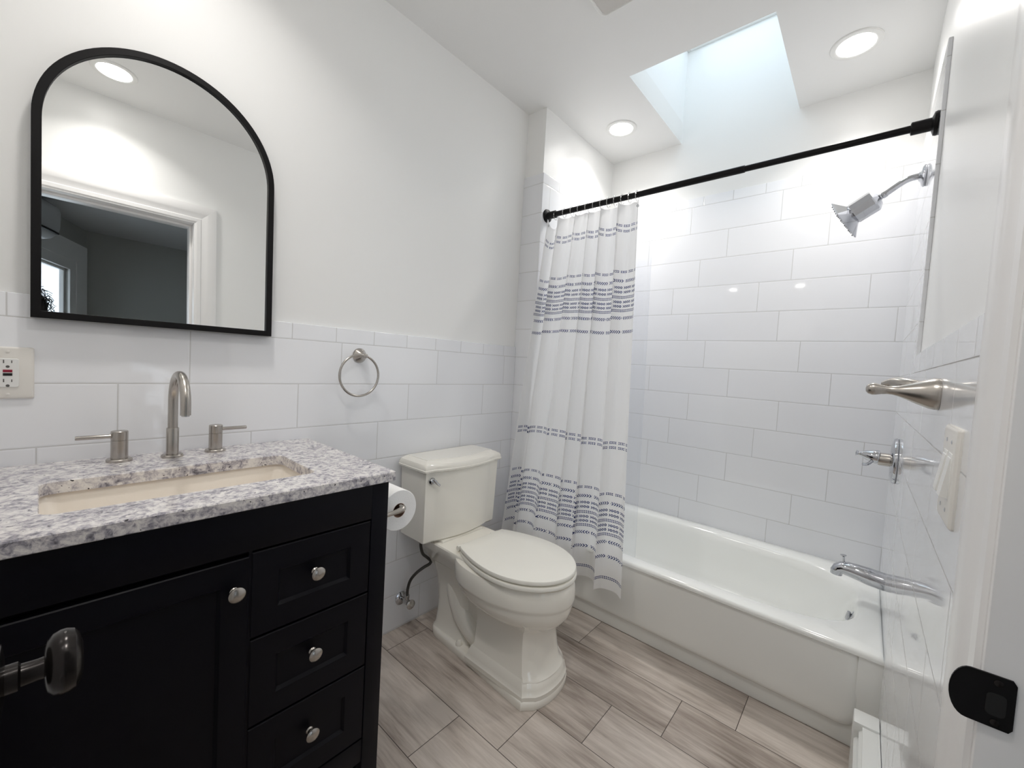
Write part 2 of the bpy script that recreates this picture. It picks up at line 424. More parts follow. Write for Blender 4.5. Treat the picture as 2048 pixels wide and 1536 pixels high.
for zz in (0.8855, 0.9245):
    bm = B(); lathe(bm, [(0.0033, 0), (0.0033, 0.0007), (0.001, 0.0013)], (SPX-0.0008, -0.1165, zz), (-1, 0, 0), 16)
    obj('screw', bm, BRONZE, sp)

# skylight
bm = B()
box(bm, SX0-0.09, SX0, SY0-0.09, SY1+0.09, CZ+0.12, SZ+0.04); box(bm, SX0-0.001, XF, SY0-0.09, SY0, CZ+0.12, SZ+0.04); box(bm, SX0-0.001, XF, SY1, SY1+0.09, CZ+0.12, SZ+0.04)
w1 = struct(obj('window_1', bm, SHAFTP, smooth=False))
bm = B()
for a0, a1, zz in ((0.0, 0.018, 3.102), (0.0, 0.034, 3.118), (0.0, 0.05, 3.134)):
    box(bm, SX0, XF, SY0, SY0+a1, zz, zz+0.015, 0.002); box(bm, SX0, XF, SY1-a1, SY1, zz, zz+0.015, 0.002)
    box(bm, SX0, SX0+a1, SY0+a1, SY1-a1, zz, zz+0.015, 0.002); box(bm, XF-a1, XF, SY0+a1, SY1-a1, zz, zz+0.015, 0.002)
obj('window_frame', bm, WPLASTIC, w1)
bm = B(); box(bm, SX0+0.05, XF-0.05, SY0+0.05, SY1-0.05, 3.138, 3.142)
obj('window_glass', bm, GLASS, w1, smooth=False)

# ------------------------------------------------------------------ ceiling fixtures
def downlight(x, y, label):
    t = thing('recessed_downlight', label, 'ceiling light', (x, y, CZ), 'recessed ceiling lights')
    bm = B(); lathe(bm, [(0.086, 0.0), (0.086, -0.002), (0.083, -0.005), (0.070, -0.0065), (0.064, -0.004), (0.064, 0.0)], (x, y, CZ), (0, 0, 1), 48, False)
    obj('trim_ring', bm, WPLASTIC, t)
    bm = B(); lathe(bm, [(0.0, -0.0035), (0.040, -0.0035), (0.0645, -0.003)], (x, y, CZ), (0, 0, 1), 48, False)
    obj('lens', bm, LENS, t)
    ld = bpy.data.lights.new('downlight_lamp', 'AREA'); ld.shape = 'DISK'; ld.size = 0.12; ld.energy = LAMP_W; ld.color = LAMP_COL; ld.spread = math.radians(122)   # the trim ring shades grazing light
    lo = bpy.data.objects.new('downlight_lamp', ld); COL.objects.link(lo); lo.parent = t; lo.location = (0, 0, -0.008)
    return t
downlight(2.165, 0.135, 'lit round recessed light at right of the skylight near the shower head')
downlight(2.165, 1.162, 'lit round recessed light at left of the skylight above the curtain')
downlight(0.235, 0.165, 'lit round recessed light seen in the arched mirror')
downlight(0.245, 1.107, 'lit round recessed light over the vanity sink')

t = thing('exhaust_fan', 'white square ceiling fan grille with rounded corners at top edge', 'exhaust fan', (1.30, 0.745, CZ))
rr = rrect(1.296, 0.742, 0.143, 0.143, 0.022, 6)
bm = B(); 
def ro(d, z): return [(x, y, CZ-z) for x, y in rrect(1.296, 0.742, 0.143-d, 0.143-d, max(0.030-d, 0.006), 8)]
loft(bm, [ro(0, 0), ro(0, 0.006), ro(0.004, 0.011), ro(0.008, 0.012), ro(0.0115, 0.0115), ro(0.0125, 0.009)])
obj('grille_frame', bm, WPLASTIC, t)
bm = B()
loft(bm, [ro(0.012, 0.004), ro(0.012, 0.0085), ro(0.016, 0.0095)])
obj('grille_panel', bm, plain('grey_grille_plastic', (0.62, 0.60, 0.57), 0.5), t)

# ------------------------------------------------------------------ vanity
V = thing('vanity_cabinet', 'navy black shaker vanity cabinet under the granite counter', 'cabinet', (0.233, 1.23, 0))
VX0, VX1, VF = -0.155, 0.622, 0.957
bm = B()
box(bm, VX1-0.02, VX1, VF+0.0301, YT-0.003, 0.0, 0.870, 0.001)            # right side panel
box(bm, VX0, VX0+0.02, VF+0.0301, YT-0.003, 0.0, 0.870, 0.001)
box(bm, VX1-0.048, VX1, VF, VF+0.03, 0.0, 0.870, 0.002); box(bm, VX0, VX0+0.048, VF, VF+0.03, 0.0, 0.870, 0.002)
box(bm, VX0+0.048, VX1-0.048, VF, VF+0.022, 0.776, 0.870, 0.002)    # top rail
box(bm, VX0+0.048, VX1-0.048, VF+0.002, VF+0.022, 0.105, 0.170, 0.002)
box(bm, 0.292, 0.298, VF+0.003, VF+0.022, 0.17, 0.776)
box(bm, VX0+0.02, VX1-0.02, VF+0.022, YT-0.004, 0.105, 0.12); box(bm, VX0+0.02, VX1-0.02, YT-0.012, YT-0.004, 0.12, 0.868)
box(bm, VX0+0.048, VX1-0.048, VF+0.021, VF+0.027, 0.12, 0.80)
obj('cabinet_body', bm, NAVY, V)
def knob(x, z, parent):
    bm = B(); lathe(bm, [(0.0085, 0), (0.0085, 0.003), (0.006, 0.006), (0.0055, 0.013), (0.0085, 0.0165), (0.0145, 0.0185), (0.0158, 0.0205), (0.0155, 0.0225), (0.012, 0.0255), (0.006, 0.0272), (0.0, 0.0278)], (x, VF, z), (0, -1, 0), 32)
    o = obj('knob', bm, NICKEL, parent); o['label'] = 'brushed nickel knob'; return o
for z0, z1, kz in ((0.582, 0.771, 0.6876), (0.381, 0.577, 0.491), (0.175, 0.376, 0.2925)):
    bm = B(); panel_front(bm, 0.2975, 0.5725, z0, z1, VF, 0.019, 0.053, 0.007)
    d = obj('drawer', bm, NAVY, V, angle=20); knob(0.430, kz, d)
bm = B(); panel_front(bm, VX0+0.05, 0.2925, 0.175, 0.765, VF, 0.019, 0.050, 0.008)
d = obj('door', bm, NAVY, V, angle=20); knob(0.265, 0.7014, d)

# counter with a rectangular cut-out
CT, CB = 0.898, 0.871; CX0, CX1, CY0 = -0.162, 0.632, 0.943
hole = rrect(0.234, 1.170, 0.234, 0.122, 0.024, 6)
bm = B(); N = len(hole)
def outer(d, z):
    out = []
    cx, cy = 0.234, 1.22
    for hx, hy in hole:
        dx, dy = hx-cx, hy-cy
        x0, x1, y0, y1 = CX0+d, CX1-d, CY0+d, YT-0.001-d
        s = min(((x1-cx)/dx if dx > 1e-9 else 1e9), ((x0-cx)/dx if dx < -1e-9 else 1e9), ((y1-cy)/dy if dy > 1e-9 else 1e9), ((y0-cy)/dy if dy < -1e-9 else 1e9))
        out.append([cx+dx*s, cy+dy*s, z])
    for tx, ty in ((x0, y0), (x1, y0), (x1, y1), (x0, y1)):
        i = min(range(N), key=lambda k: (out[k][0]-tx)**2+(out[k][1]-ty)**2); out[i][0] = tx; out[i][1] = ty
    return out
hz = lambda z, g_=0.0: [(0.234+(x-0.234)*(1+g_), 1.17+(y-1.17)*(1+g_*2), z) for x, y in hole]
loft(bm, [hz(CB), hz(CT-0.002), hz(CT, 0.006), outer(0.0025, CT), outer(0, CT-0.0025), outer(0, CB+0.002), outer(0.002, CB), hz(CB)], False, False)
tag(obj('countertop', bm, GRANITE, angle=30), 'grey and white speckled granite countertop on the navy vanity', 'countertop')
# undermount sink
bm = B()
def sk(d, z, r): return [(x, y, z) for x, y in rrect(0.234, 1.170, 0.242-d, 0.130-d, r, 6)]
loft(bm, [sk(-0.015, CB-0.002, 0.03), sk(0.0, CB-0.002, 0.026), sk(0.004, CB-0.012, 0.03), sk(0.012, CB-0.06, 0.035), sk(0.028, CB-0.115, 0.05), sk(0.055, CB-0.135, 0.055), sk(0.10, CB-0.142, 0.028)], False, True)
S = tag(obj('undermount_sink', bm, SINKC, angle=50), 'cream rectangular sink set under the granite countertop', 'sink')
bm = B(); lathe(bm, [(0.0, 0.003), (0.022, 0.003), (0.026, 0.001), (0.026, -0.004)], (0.234, 1.19, CB-0.141), (0, 0, 1), 24)
dn = obj('drain', bm, NICKEL, S); dn['label'] = 'brushed nickel drain'

# widespread faucet
F = thing('bathroom_faucet', 'brushed nickel widespread faucet with tall curved spout behind the sink', 'faucet', (0.239, 1.42, CT))
bm = B(); fx, fy = 0.239, 1.42
lathe(bm, [(0.0245, 0), (0.0245, 0.005), (0.0225, 0.0075), (0.0138, 0.008), (0.0138, 0.0785), (0.0130, 0.080), (0.0112, 0.080)], (fx, fy, CT), (0, 0, 1), 32)
arc = [(fx, fy, CT+0.078), (fx, fy, CT+0.11), (fx, fy, 1.053)] + [(fx, fy-0.0725+0.0725*math.cos(a), 1.053+0.0725*math.sin(a)) for a in [PI*k/20 for k in range(1, 20)]] + [(fx, fy-0.145, 1.053), (fx, fy-0.1452, 1.040), (fx, fy-0.1454, 1.030)]
tube(bm, arc, 0.0112, 20)
obj('spout', bm, NICKEL, F)
bm = B(); lathe(bm, [(0.0085, 0), (0.0085, -0.003), (0.003, -0.004)], (fx, fy-0.1454, 1.030), (0, 0, 1), 16); obj('aerator', bm, STEEL, F)
for hx, hy, s in ((0.135, 1.433, -1), (0.341, 1.436, 1)):
    bm = B(); lathe(bm, [(0.0255, 0), (0.0255, 0.005), (0.0235, 0.0075), (0.0168, 0.008), (0.0168, 0.0540), (0.0158, 0.0545), (0.0158, 0.0555), (0.0168, 0.056), (0.0168, 0.0765), (0.0155, 0.078), (0.0, 0.078)], (hx, hy, CT), (0, 0, 1), 32)
    h = obj('handle', bm, NICKEL, F)
    bm = B(); lathe(bm, [(0.0052, 0.0), (0.0052, 0.061), (0.0044, 0.063), (0.0, 0.063)], (hx+s*0.0155, hy, CT+0.0655), (s, 0.0, 0.0), 16); obj('lever', bm, NICKEL, h)

# ------------------------------------------------------------------ arched mirror (leans a little on the tile ledge)
Mr = thing('arched_mirror', 'black framed arched mirror on the wall above the sink', 'mirror', (0.24, 1.49, 1.249))
A = math.radians(1.5); my0, mz0 = 1.478, 1.249; mcx, mhw = 0.240, 0.254; zs = 0.467
def mloc(x, d, h):   # d = distance in front of the glass plane, h = height along the glass
    return (x, my0+h*math.sin(A)-d*math.cos(A), mz0+h*math.cos(A)+d*math.sin(A)*0)
def arch(ins):
    r = mhw-ins; pts = [(mcx-r, ins), (mcx+r, ins)]
    pts += [(mcx+r*math.cos(PI*k/48), zs+r*math.sin(PI*k/48)) for k in range(49)]
    return pts
bm = B()
loft(bm, [[mloc(x, d, h) for x, h in arch(i)] for i, d in ((0.0, -0.018), (0.0, 0.007), (0.001, 0.008), (0.0155, 0.008), (0.0165, 0.007), (0.0165, -0.004))], False, False)
obj('frame', bm, BLACK, Mr, angle=40)
bm = B(); loft(bm, [[mloc(x, -0.012, h) for x, h in arch(0.012)], [mloc(x, 0.0, h) for x, h in arch(0.012)]])
obj('mirror_glass', bm, MIRROR, Mr, smooth=False)

# ------------------------------------------------------------------ outlet on left wall
O = thing('wall_outlet', 'ivory GFCI outlet with red and black buttons on the tile wall', 'outlet', (-0.0475, YT, 1.117))
def plate_y(bm, cx, cz, hx, hz_, y0, th, s=-1, b=0.004):
    loft(bm, [[(x, y0+s*h, z) for x, z in rrect(cx, cz, hx-d, hz_-d, 0.004, 3)] for d, h in ((0, 0), (0, th*0.5), (b*0.4, th*0.85), (b, th))])
bm = B(); plate_y(bm, -0.0475, 1.117, 0.0398, 0.0600, YT, 0.006); obj('cover_plate', bm, PLASTIC, O)
bm = B(); plate_y(bm, -0.0475, 1.117, 0.0168, 0.0333, YT-0.004, 0.0040, b=0.001); obj('receptacle', bm, WPLASTIC, O)
yf = YT-0.008
for zc in (1.1395, 1.0955):
    bm = B()
    box(bm, -0.0545, -0.0527, yf-0.0004, yf+0.001, zc, zc+0.0075); box(bm, -0.0425, -0.0409, yf-0.0004, yf+0.001, zc+0.0005, zc+0.0065)
    lathe(bm, [(0.0030, -0.001), (0.0030, 0.0004)], (-0.0477, yf, zc-0.008), (0, -1, 0), 14)
    obj('socket_slots', bm, SLOT, O)
bm = B(); box(bm, -0.0548, -0.0408, yf-0.001, yf+0.001, 1.1185, 1.1245, 0.0004); o = obj('reset_button', bm, RED, O); o['label'] = 'red button'
bm = B(); box(bm, -0.0548, -0.0408, yf-0.001, yf+0.001, 1.1105, 1.1165, 0.0004); o = obj('test_button', bm, BLK, O); o['label'] = 'black button'
for zz in (1.1665, 1.0675):
    bm = B(); lathe(bm, [(0.0034, 0), (0.0034, 0.001), (0.001, 0.0016)], (-0.0475, YT-0.006, zz), (0, -1, 0), 14); obj('screw', bm, PLASTIC, O)

# towel ring
R = thing('towel_ring', 'brushed nickel towel ring on the tile wall left of the toilet', 'towel ring', (0.817, YT, 1.204))
bm = B(); lathe(bm, [(0.0285, 0), (0.0285, 0.003), (0.026, 0.007), (0.0165, 0.019), (0.0085, 0.029), (0.0065, 0.036), (0.009, 0.039), (0.0095, 0.044), (0.0085, 0.048), (0.0, 0.0505)], (0.817, YT, 1.204), (0.03, -1, 0), 32)
obj('wall_mount', bm, NICKEL, R)
bm = B(); tube(bm, [(0.798+0.0785*math.sin(a), 1.4575, 1.1285+0.0785*math.cos(a)) for a in [2*PI*k/64 for k in range(64)]], 0.0044, 12, True)
obj('ring', bm, NICKEL, R)

# ------------------------------------------------------------------ toilet
xc = 1.236
def TP_(u, w, z): return (xc+u, YT-w, z)
TO = thing('toilet', 'biscuit two-piece elongated toilet with closed lid between vanity and tub', 'toilet', (xc, 1.08, 0))
def tank_ring(half, wb, wsh, bow, z, off=0.0):
    h = half+off; out = []
    for k in range(5): out.append(TP_(-h+2*h*k/4, wb, z))            # back left -> right
    for k in range(1, 4): out.append(TP_(h, wb+(wsh+off-wb)*k/4, z))
    ws = wsh+off; sh = h-0.058
    out += [TP_(h, ws-0.006, z), TP_(h-0.002, ws-0.001, z), TP_(h-0.008, ws, z), TP_(sh+0.012, ws, z)]
    for k in range(13):
        a = -1+2*k/12; out.append(TP_(-a*sh, ws+0.004+bow*(1-a*a), z))
    out += [TP_(-sh-0.012, ws, z), TP_(-h+0.008, ws, z), TP_(-h+0.002, ws-0.001, z), TP_(-h, ws-0.006, z)]
    for k in range(3, 0, -1): out.append(TP_(-h, wb+(ws-wb)*k/4, z))
    return out
bm = B()
loft(bm, [tank_ring(0.200, 0.03, 0.172, 0.020, 0.442), tank_ring(0.207, 0.022, 0.179, 0.022, 0.450), tank_ring(0.210, 0.02, 0.182, 0.024, 0.56), tank_ring(0.2135, 0.018, 0.186, 0.025, 0.745)])
obj('tank', bm, BISCUIT, TO, angle=28)
bm = B()
loft(bm, [tank_ring(0.2135, 0.016, 0.186, 0.025, 0.744, 0.006), tank_ring(0.2135, 0.012, 0.186, 0.025, 0.748, 0.0125), tank_ring(0.2135, 0.012, 0.186, 0.025, 0.755, 0.0135), tank_ring(0.2135, 0.012, 0.186, 0.025, 0.757, 0.0105),
          tank_ring(0.2135, 0.013, 0.186, 0.025, 0.768, 0.0095), tank_ring(0.2135, 0.016, 0.186, 0.025, 0.777, 0.004), tank_ring(0.2135, 0.022, 0.186, 0.025, 0.785, -0.010), tank_ring(0.2135, 0.026, 0.186, 0.025, 0.788, -0.020), tank_ring(0.2135, 0.028, 0.186, 0.025, 0.7905, -0.022)])
obj('tank_lid', bm, BISCUIT, TO, angle=28)
bm = B(); lx, ly, lz = xc-0.183, YT-0.188, 0.708
lathe(bm, [(0.0155, 0), (0.0155, 0.004), (0.012, 0.010), (0.007, 0.013), (0.006, 0.020)], (lx, ly, lz), (0, -1, 0), 24)
tube(bm, [(lx-0.006, ly-0.020, lz+0.012), (lx, ly-0.021, lz+0.004), (lx+0.010, ly-0.022, lz-0.006), (lx+0.024, ly-0.022, lz-0.017)], [0.0045, 0.0065, 0.006, 0.0045], 12)
o = obj('flush_lever', bm, CHROME, TO); o['label'] = 'chrome flush lever'

def egg(half, wb, wf, z, N=64, cfrac=0.45, bexp=2.6):
    wc = wb+cfrac*(wf-wb); out = []
    for k in range(N):
        a = 2*PI*k/N; s, c_ = math.sin(a), math.cos(a)   # c_>0 -> front
        if c_ >= 0: out.append(TP_(half*s, wc+(wf-wc)*c_, z))
        else:
            e = 2.0/bexp
            out.append(TP_(half*math.copysign(abs(s)**e, s), wc-(wc-wb)*abs(c_)**e, z))
    return out
bm = B()      # bowl, rim band, underside and neck
loft(bm, [egg(0.10, 0.40, 0.69, 0.245), egg(0.122, 0.36, 0.712, 0.258), egg(0.148, 0.33, 0.730, 0.275), egg(0.170, 0.30, 0.746, 0.300), egg(0.180, 0.28, 0.752, 0.322), egg(0.1825, 0.27, 0.754, 0.338),
          egg(0.1835, 0.265, 0.7545, 0.343), egg(0.1885, 0.262, 0.7585, 0.349), egg(0.190, 0.26, 0.760, 0.358), egg(0.189, 0.255, 0.759, 0.392), egg(0.185, 0.25, 0.755, 0.412), egg(0.181, 0.25, 0.751, 0.421), egg(0.172, 0.255, 0.742, 0.425)])
# rear deck that carries the tank: flares out of the bowl
def deck(h0, h1, w0, w1, z, r=0.02):
    pts = []
    for k in range(9): pts.append(TP_(-h0+2*h0*k/8, w0, z))
    for k in range(1, 8):
        t_ = k/8; s_ = t_*t_*(3-2*t_); pts.append(TP_(h0+(h1-h0)*s_, w0+(w1-w0)*t_, z))
    for k in range(9): pts.append(TP_(h1-2*h1*k/8, w1, z))
    for k in range(7, 0, -1):
        t_ = k/8; s_ = t_*t_*(3-2*t_); pts.append(TP_(-h0-(h1-h0)*s_, w0+(w1-w0)*t_, z))
    return pts
loft(bm, [deck(0.085, 0.085, 0.10, 0.42, 0.300), deck(0.105, 0.115, 0.085, 0.43, 0.345), deck(0.128, 0.140, 0.075, 0.43, 0.385), deck(0.140, 0.148, 0.07, 0.43, 0.402), deck(0.143, 0.150, 0.068, 0.43, 0.428), deck(0.139, 0.147, 0.072, 0.43, 0.433)])
box(bm, xc-0.12, xc+0.12, YT-0.20, YT-0.045, 0.43, 0.4425, 0.003)
# foot: front column with a bowed face
def front(h, wb, wsh, bow, z, n=15):
    pts = [TP_(-h, wb, z), TP_(h, wb, z)]
    for k in range(1, 6): pts.append(TP_(h, wb+(wsh-wb)*k/6, z))
    pts += [TP_(h, wsh-0.002, z), TP_(h-0.006, wsh+0.001, z)]
    for k in range(n):
        a = -1+2*k/(n-1); pts.append(TP_(-a*(h-0.02), wsh+0.005+bow*math.sqrt(max(0, 1-a*a*0.96)), z))
    pts += [TP_(-h+0.006, wsh+0.001, z), TP_(-h, wsh-0.002, z)]
    for k in range(5, 0, -1): pts.append(TP_(-h, wb+(wsh-wb)*k/6, z))
    return pts
loft(bm, [front(0.118, 0.40, 0.668, 0.042, 0.085), front(0.112, 0.41, 0.655, 0.038, 0.105), front(0.107, 0.41, 0.648, 0.036, 0.15), front(0.102, 0.41, 0.642, 0.036, 0.20), front(0.102, 0.40, 0.642, 0.038, 0.245), front(0.112, 0.38, 0.655, 0.04, 0.265), front(0.125, 0.36, 0.665, 0.042, 0.29)])
loft(bm, [front(0.133, 0.38, 0.676, 0.046, 0.028), front(0.134, 0.38, 0.677, 0.046, 0.045), front(0.130, 0.385, 0.674, 0.045, 0.050), front(0.128, 0.39, 0.672, 0.044, 0.062), front(0.124, 0.395, 0.668, 0.043, 0.078), front(0.116, 0.40, 0.660, 0.040, 0.092)])
# plinth, rounded at the rear
def plinth(d, z, n=15):
    pts = []
    for k in range(13):
        a = PI+PI*k/12; pts.append(TP_((0.105-d)*math.cos(a), 0.17+(0.085-d)*math.sin(a), z))
    h = 0.139-d; ws = 0.677-d
    for k in range(1, 6): t_ = k/6; pts.append(TP_((0.105-d)+(h-0.105+d)*t_, 0.17+(ws-0.17)*t_, z))
    pts += [TP_(h, ws-0.002, z), TP_(h-0.006, ws+0.001, z)]
    for k in range(n):
        a = -1+2*k/(n-1); pts.append(TP_(-a*(h-0.02), ws+0.005+0.046*math.sqrt(max(0, 1-a*a*0.96)), z))
    pts += [TP_(-h+0.006, ws+0.001, z), TP_(-h, ws-0.002, z)]
    for k in range(5, 0, -1): t_ = k/6; pts.append(TP_(-(0.105-d)-(h-0.105+d)*t_, 0.17+(ws-0.17)*t_, z))
    return pts
loft(bm, [plinth(0.001, 0.0), plinth(0, 0.003), plinth(0, 0.024), plinth(0.003, 0.030), plinth(0.009, 0.034), plinth(0.012, 0.0345)])
# rear trap body
def rr3(hu, w0, w1, z, r): return [TP_(u, w, z) for u, w in rrect(0, (w0+w1)/2, hu, (w1-w0)/2, r, 6)]
loft(bm, [rr3(0.092, 0.105, 0.35, 0.030, 0.045), rr3(0.084, 0.11, 0.345, 0.05, 0.045), rr3(0.079, 0.112, 0.335, 0.10, 0.045), rr3(0.077, 0.112, 0.325, 0.16, 0.045), rr3(0.079, 0.108, 0.325, 0.22, 0.045), rr3(0.088, 0.10, 0.34, 0.28, 0.045), rr3(0.102, 0.092, 0.38, 0.33, 0.045)])
loft(bm, [rr3(0.070, 0.20, 0.50, 0.030, 0.03), rr3(0.060, 0.20, 0.50, 0.10, 0.03), rr3(0.060, 0.20, 0.50, 0.20, 0.03), rr3(0.085, 0.20, 0.50, 0.31, 0.03)])
# trapway bulges on both sides
for s in (-1, 1):
    path = catmull([TP_(s*0.030, 0.20, 0.27), TP_(s*0.036, 0.23, 0.20), TP_(s*0.044, 0.275, 0.14), TP_(s*0.050, 0.33, 0.105), TP_(s*0.052, 0.375, 0.085), TP_(s*0.046, 0.405, 0.070)], 6)
    tube(bm, path, [0.052-0.014*(i/(len(path)-1))**3 for i in range(len(path))], 20)
obj('bowl', bm, BISCUIT, TO, angle=40)
for s in (-1, 1):
    bm = B(); lathe(bm, [(0.0145, 0), (0.0145, 0.004), (0.0125, 0.012), (0.008, 0.018), (0.0, 0.0205)], TP_(s*0.094, 0.305, 0.033), (0, 0, 1), 20); obj('bolt_cap', bm, BISCUIT, TO)
def seatring(half, wb, wf, z, hb=None, N=96):
    """flat-backed elongated outline"""
    hb = half*0.70 if hb is None else hb; L = wf-wb; ws = wb+0.50*L; side = []
    for k in range(5): side.append((hb*k/5*0.96, wb))
    side += [(hb*0.985, wb+0.002), (hb+0.001, wb+0.009)]
    for k in range(1, 16): t_ = k/16; side.append((hb+(half-hb)*math.sin(PI/2*(0.05+0.95*t_)), wb+0.009+(ws-wb-0.009)*t_))
    for k in range(22):
        a_ = PI/2*k/21; side.append((half*math.cos(a_), ws+(wf-ws)*math.sin(a_)))
    right = [TP_(u, w, z) for u, w in side]
    left = [TP_(-u, w, z) for u, w in reversed(side[1:-1])]
    return right+left
bm = B()
loft(bm, [seatring(0.180, 0.318, 0.752, 0.4285), seatring(0.1855, 0.314, 0.757, 0.431), seatring(0.1865, 0.313, 0.758, 0.438), seatring(0.184, 0.315, 0.755, 0.4435), seatring(0.178, 0.32, 0.749, 0.4455)])
obj('seat', bm, SEATP, TO, angle=40)
bm = B()
lidr = seatring
loft(bm, [lidr(0.178, 0.315, 0.749, 0.4495), lidr(0.1835, 0.310, 0.754, 0.452), lidr(0.1845, 0.309, 0.755, 0.459), lidr(0.182, 0.311, 0.752, 0.4645), lidr(0.174, 0.318, 0.744, 0.4675), lidr(0.10, 0.37, 0.66, 0.4695)])
obj('seat_lid', bm, SEATP, TO, angle=40)
for s in (-1, 1):
    bm = B(); lathe(bm, [(0.010, -0.026), (0.011, -0.024), (0.011, 0.012), (0.010, 0.014)], TP_(s*0.098, 0.300, 0.447), (1, 0, 0), 18)
    box(bm, xc+s*0.098-0.013, xc+s*0.098+0.013, YT-0.315, YT-0.283, 0.4325, 0.447, 0.003); obj('seat_hinge', bm, SEATP, TO)

# water supply
W = thing('water_supply_valve', 'chrome stop valve with dark braided hose on wall beside the toilet', 'valve', (1.058, YT, 0.135))
vx, vz = 1.062, 0.135
bm = B(); lathe(bm, [(0.0, 0), (0.030, 0), (0.030, 0.002), (0.024, 0.007), (0.012, 0.010)], (vx, YT, vz), (0, -1, 0), 32); obj('escutcheon', bm, CHROME, W)
bm = B(); lathe(bm, [(0.0085, 0.006), (0.0085, 0.030), (0.013, 0.031), (0.013, 0.056), (0.008, 0.058), (0.006, 0.068)], (vx, YT, vz), (0, -1, 0), 20)
lathe(bm, [(0.009, 0.0), (0.009, 0.016), (0.0105, 0.017), (0.0105, 0.031), (0.007, 0.032)], (vx, YT-0.044, vz), (0, 0, 1), 16); obj('valve_body', bm, STEEL, W)
bm = B(); lathe(bm, [(0.006, 0), (0.018, 0.002), (0.0205, 0.005), (0.0205, 0.009), (0.016, 0.012), (0.0, 0.013)], (vx, YT-0.066, vz), (0, -1, 0), 24); obj('valve_handle', bm, STEEL, W)
bm = B(); tube(bm, catmull([(vx, YT-0.044, vz+0.030), (vx, YT-0.046, vz+0.06), (vx+0.006, YT-0.055, vz+0.10), (vx+0.026, YT-0.068, vz+0.130), (vx+0.056, YT-0.080, vz+0.150), (vx+0.080, YT-0.088, vz+0.160), (vx+0.086, YT-0.088, vz+0.172), (vx+0.068, YT-0.086, vz+0.192), (vx+0.042, YT-0.086, vz+0.218), (vx+0.028, YT-0.088, vz+0.255), (vx+0.026, YT-0.09, vz+0.285)], 6), 0.0066, 12); obj('hose', bm, HOSE, W)
bm = B(); lathe(bm, [(0.0135, 0), (0.0135, 0.024), (0.010, 0.026)], (vx+0.026, YT-0.09, vz+0.283), (0, 0, 1), 10); obj('coupling_nut', bm, STEEL, W)

# toilet paper and holder on the vanity side
rx, rz, ry0, ry1 = 0.690, 0.759, 1.003, 1.103
bm = B()
def cyl(r, y): return [(rx+r*math.cos(2*PI*k/56), y, rz+r*math.sin(2*PI*k/56)) for k in range(56)]
loft(bm, [cyl(0.021, ry1), cyl(0.058, ry1), cyl(0.060, ry1-0.002), cyl(0.060, ry0+0.002), cyl(0.0585, ry0), cyl(0.021, ry0)], False, False)
TR = tag(obj('toilet_paper_roll', bm, PAPER), 'white toilet paper roll hanging at the side of the vanity', 'toilet paper')
bm = B(); loft(bm, [cyl(0.021, ry0), cyl(0.021, ry1), cyl(0.0196, ry1), cyl(0.0196, ry0), cyl(0.021, ry0)], False, False); obj('core', bm, CARD, TR)
TH = thing('toilet_paper_holder', 'brushed nickel paper holder arm through the roll on vanity side', 'paper holder', (VX1, 0.985, rz+0.012))
bm = B(); lathe(bm, [(0.0, 0), (0.020, 0), (0.020, 0.003), (0.016, 0.007), (0.008, 0.010)], (VX1, 0.984, rz+0.004), (1, 0, 0), 24); obj('flange', bm, NICKEL, TH)
bm = B(); tube(bm, catmull([(VX1+0.006, 0.984, rz+0.004), (VX1+0.03, 0.983, rz+0.005), (VX1+0.052, 0.982, rz+0.008), (VX1+0.068, 0.985, rz+0.0105), (VX1+0.069, 0.996, rz+0.0120), (VX1+0.069, 1.02, rz+0.0122), (VX1+0.069, 1.118, rz+0.0122)], 6), [0.006+0.0025*min(1, max(0, (i-5)/10))*(1 if i < 22 else 0.3) for i in range(37)], 14); obj('arm', bm, NICKEL, TH)

# ------------------------------------------------------------------ bathtub
TB = thing('bathtub', 'white enamel alcove bathtub with straight apron along the far wall', 'bathtub', (2.1, 0.63, 0))
ZR = 0.354; TX0, TX1, TY0, TY1 = 1.722, XT-0.0012, YD, YE
bx, by = 2.105, 0.625
inner_h = (0.312, 0.672)
NB = 96
def basin(hx, hy, z, ex=3.6, ox=0.0, oy=0.0):
    out = []
    for k in range(NB):
        a = 2*PI*k/NB; c_, s = math.cos(a), math.sin(a); e = 2/ex
        out.append((bx+ox+hx*math.copysign(abs(c_)**e, c_), by+oy+hy*math.copysign(abs(s)**e, s), z))
    return out
def rim(d, z, dx0=0.0):
    out = []; ref = basin(*inner_h, z)
    x0, x1, y0, y1 = TX0+d+dx0, TX1-d, TY0+d, TY1-d
    for p in ref:
        dx, dy = p[0]-bx, p[1]-by
        s = min(((x1-bx)/dx if dx > 1e-9 else 1e9), ((x0-bx)/dx if dx < -1e-9 else 1e9), ((y1-by)/dy if dy > 1e-9 else 1e9), ((y0-by)/dy if dy < -1e-9 else 1e9))
        out.append([bx+dx*s, by+dy*s, z])
    for tx, ty in ((x0, y0), (x1, y0), (x1, y1), (x0, y1)):
        i = min(range(NB), key=lambda k: (out[k][0]-tx)**2+(out[k][1]-ty)**2); out[i][0] = tx; out[i][1] = ty
    return out
bm = B()
loft(bm, [rim(0.02, ZR-0.05, 0.03), rim(0, ZR-0.02), rim(0, ZR-0.012), rim(0.004, ZR-0.004), rim(0.012, ZR),
          basin(0.318, 0.678, ZR+0.0005), basin(0.310, 0.668, ZR-0.003), basin(0.302, 0.658, ZR-0.012), basin(0.292, 0.642, ZR-0.05), basin(0.280, 0.618, ZR-0.14, 3.4), basin(0.262, 0.585, ZR-0.24, 3.2), basin(0.235, 0.545, ZR-0.285, 3.0), basin(0.16, 0.44, ZR-0.30, 2.6)], False, True)
obj('basin', bm, TUBE, TB, angle=50)
bm = B()
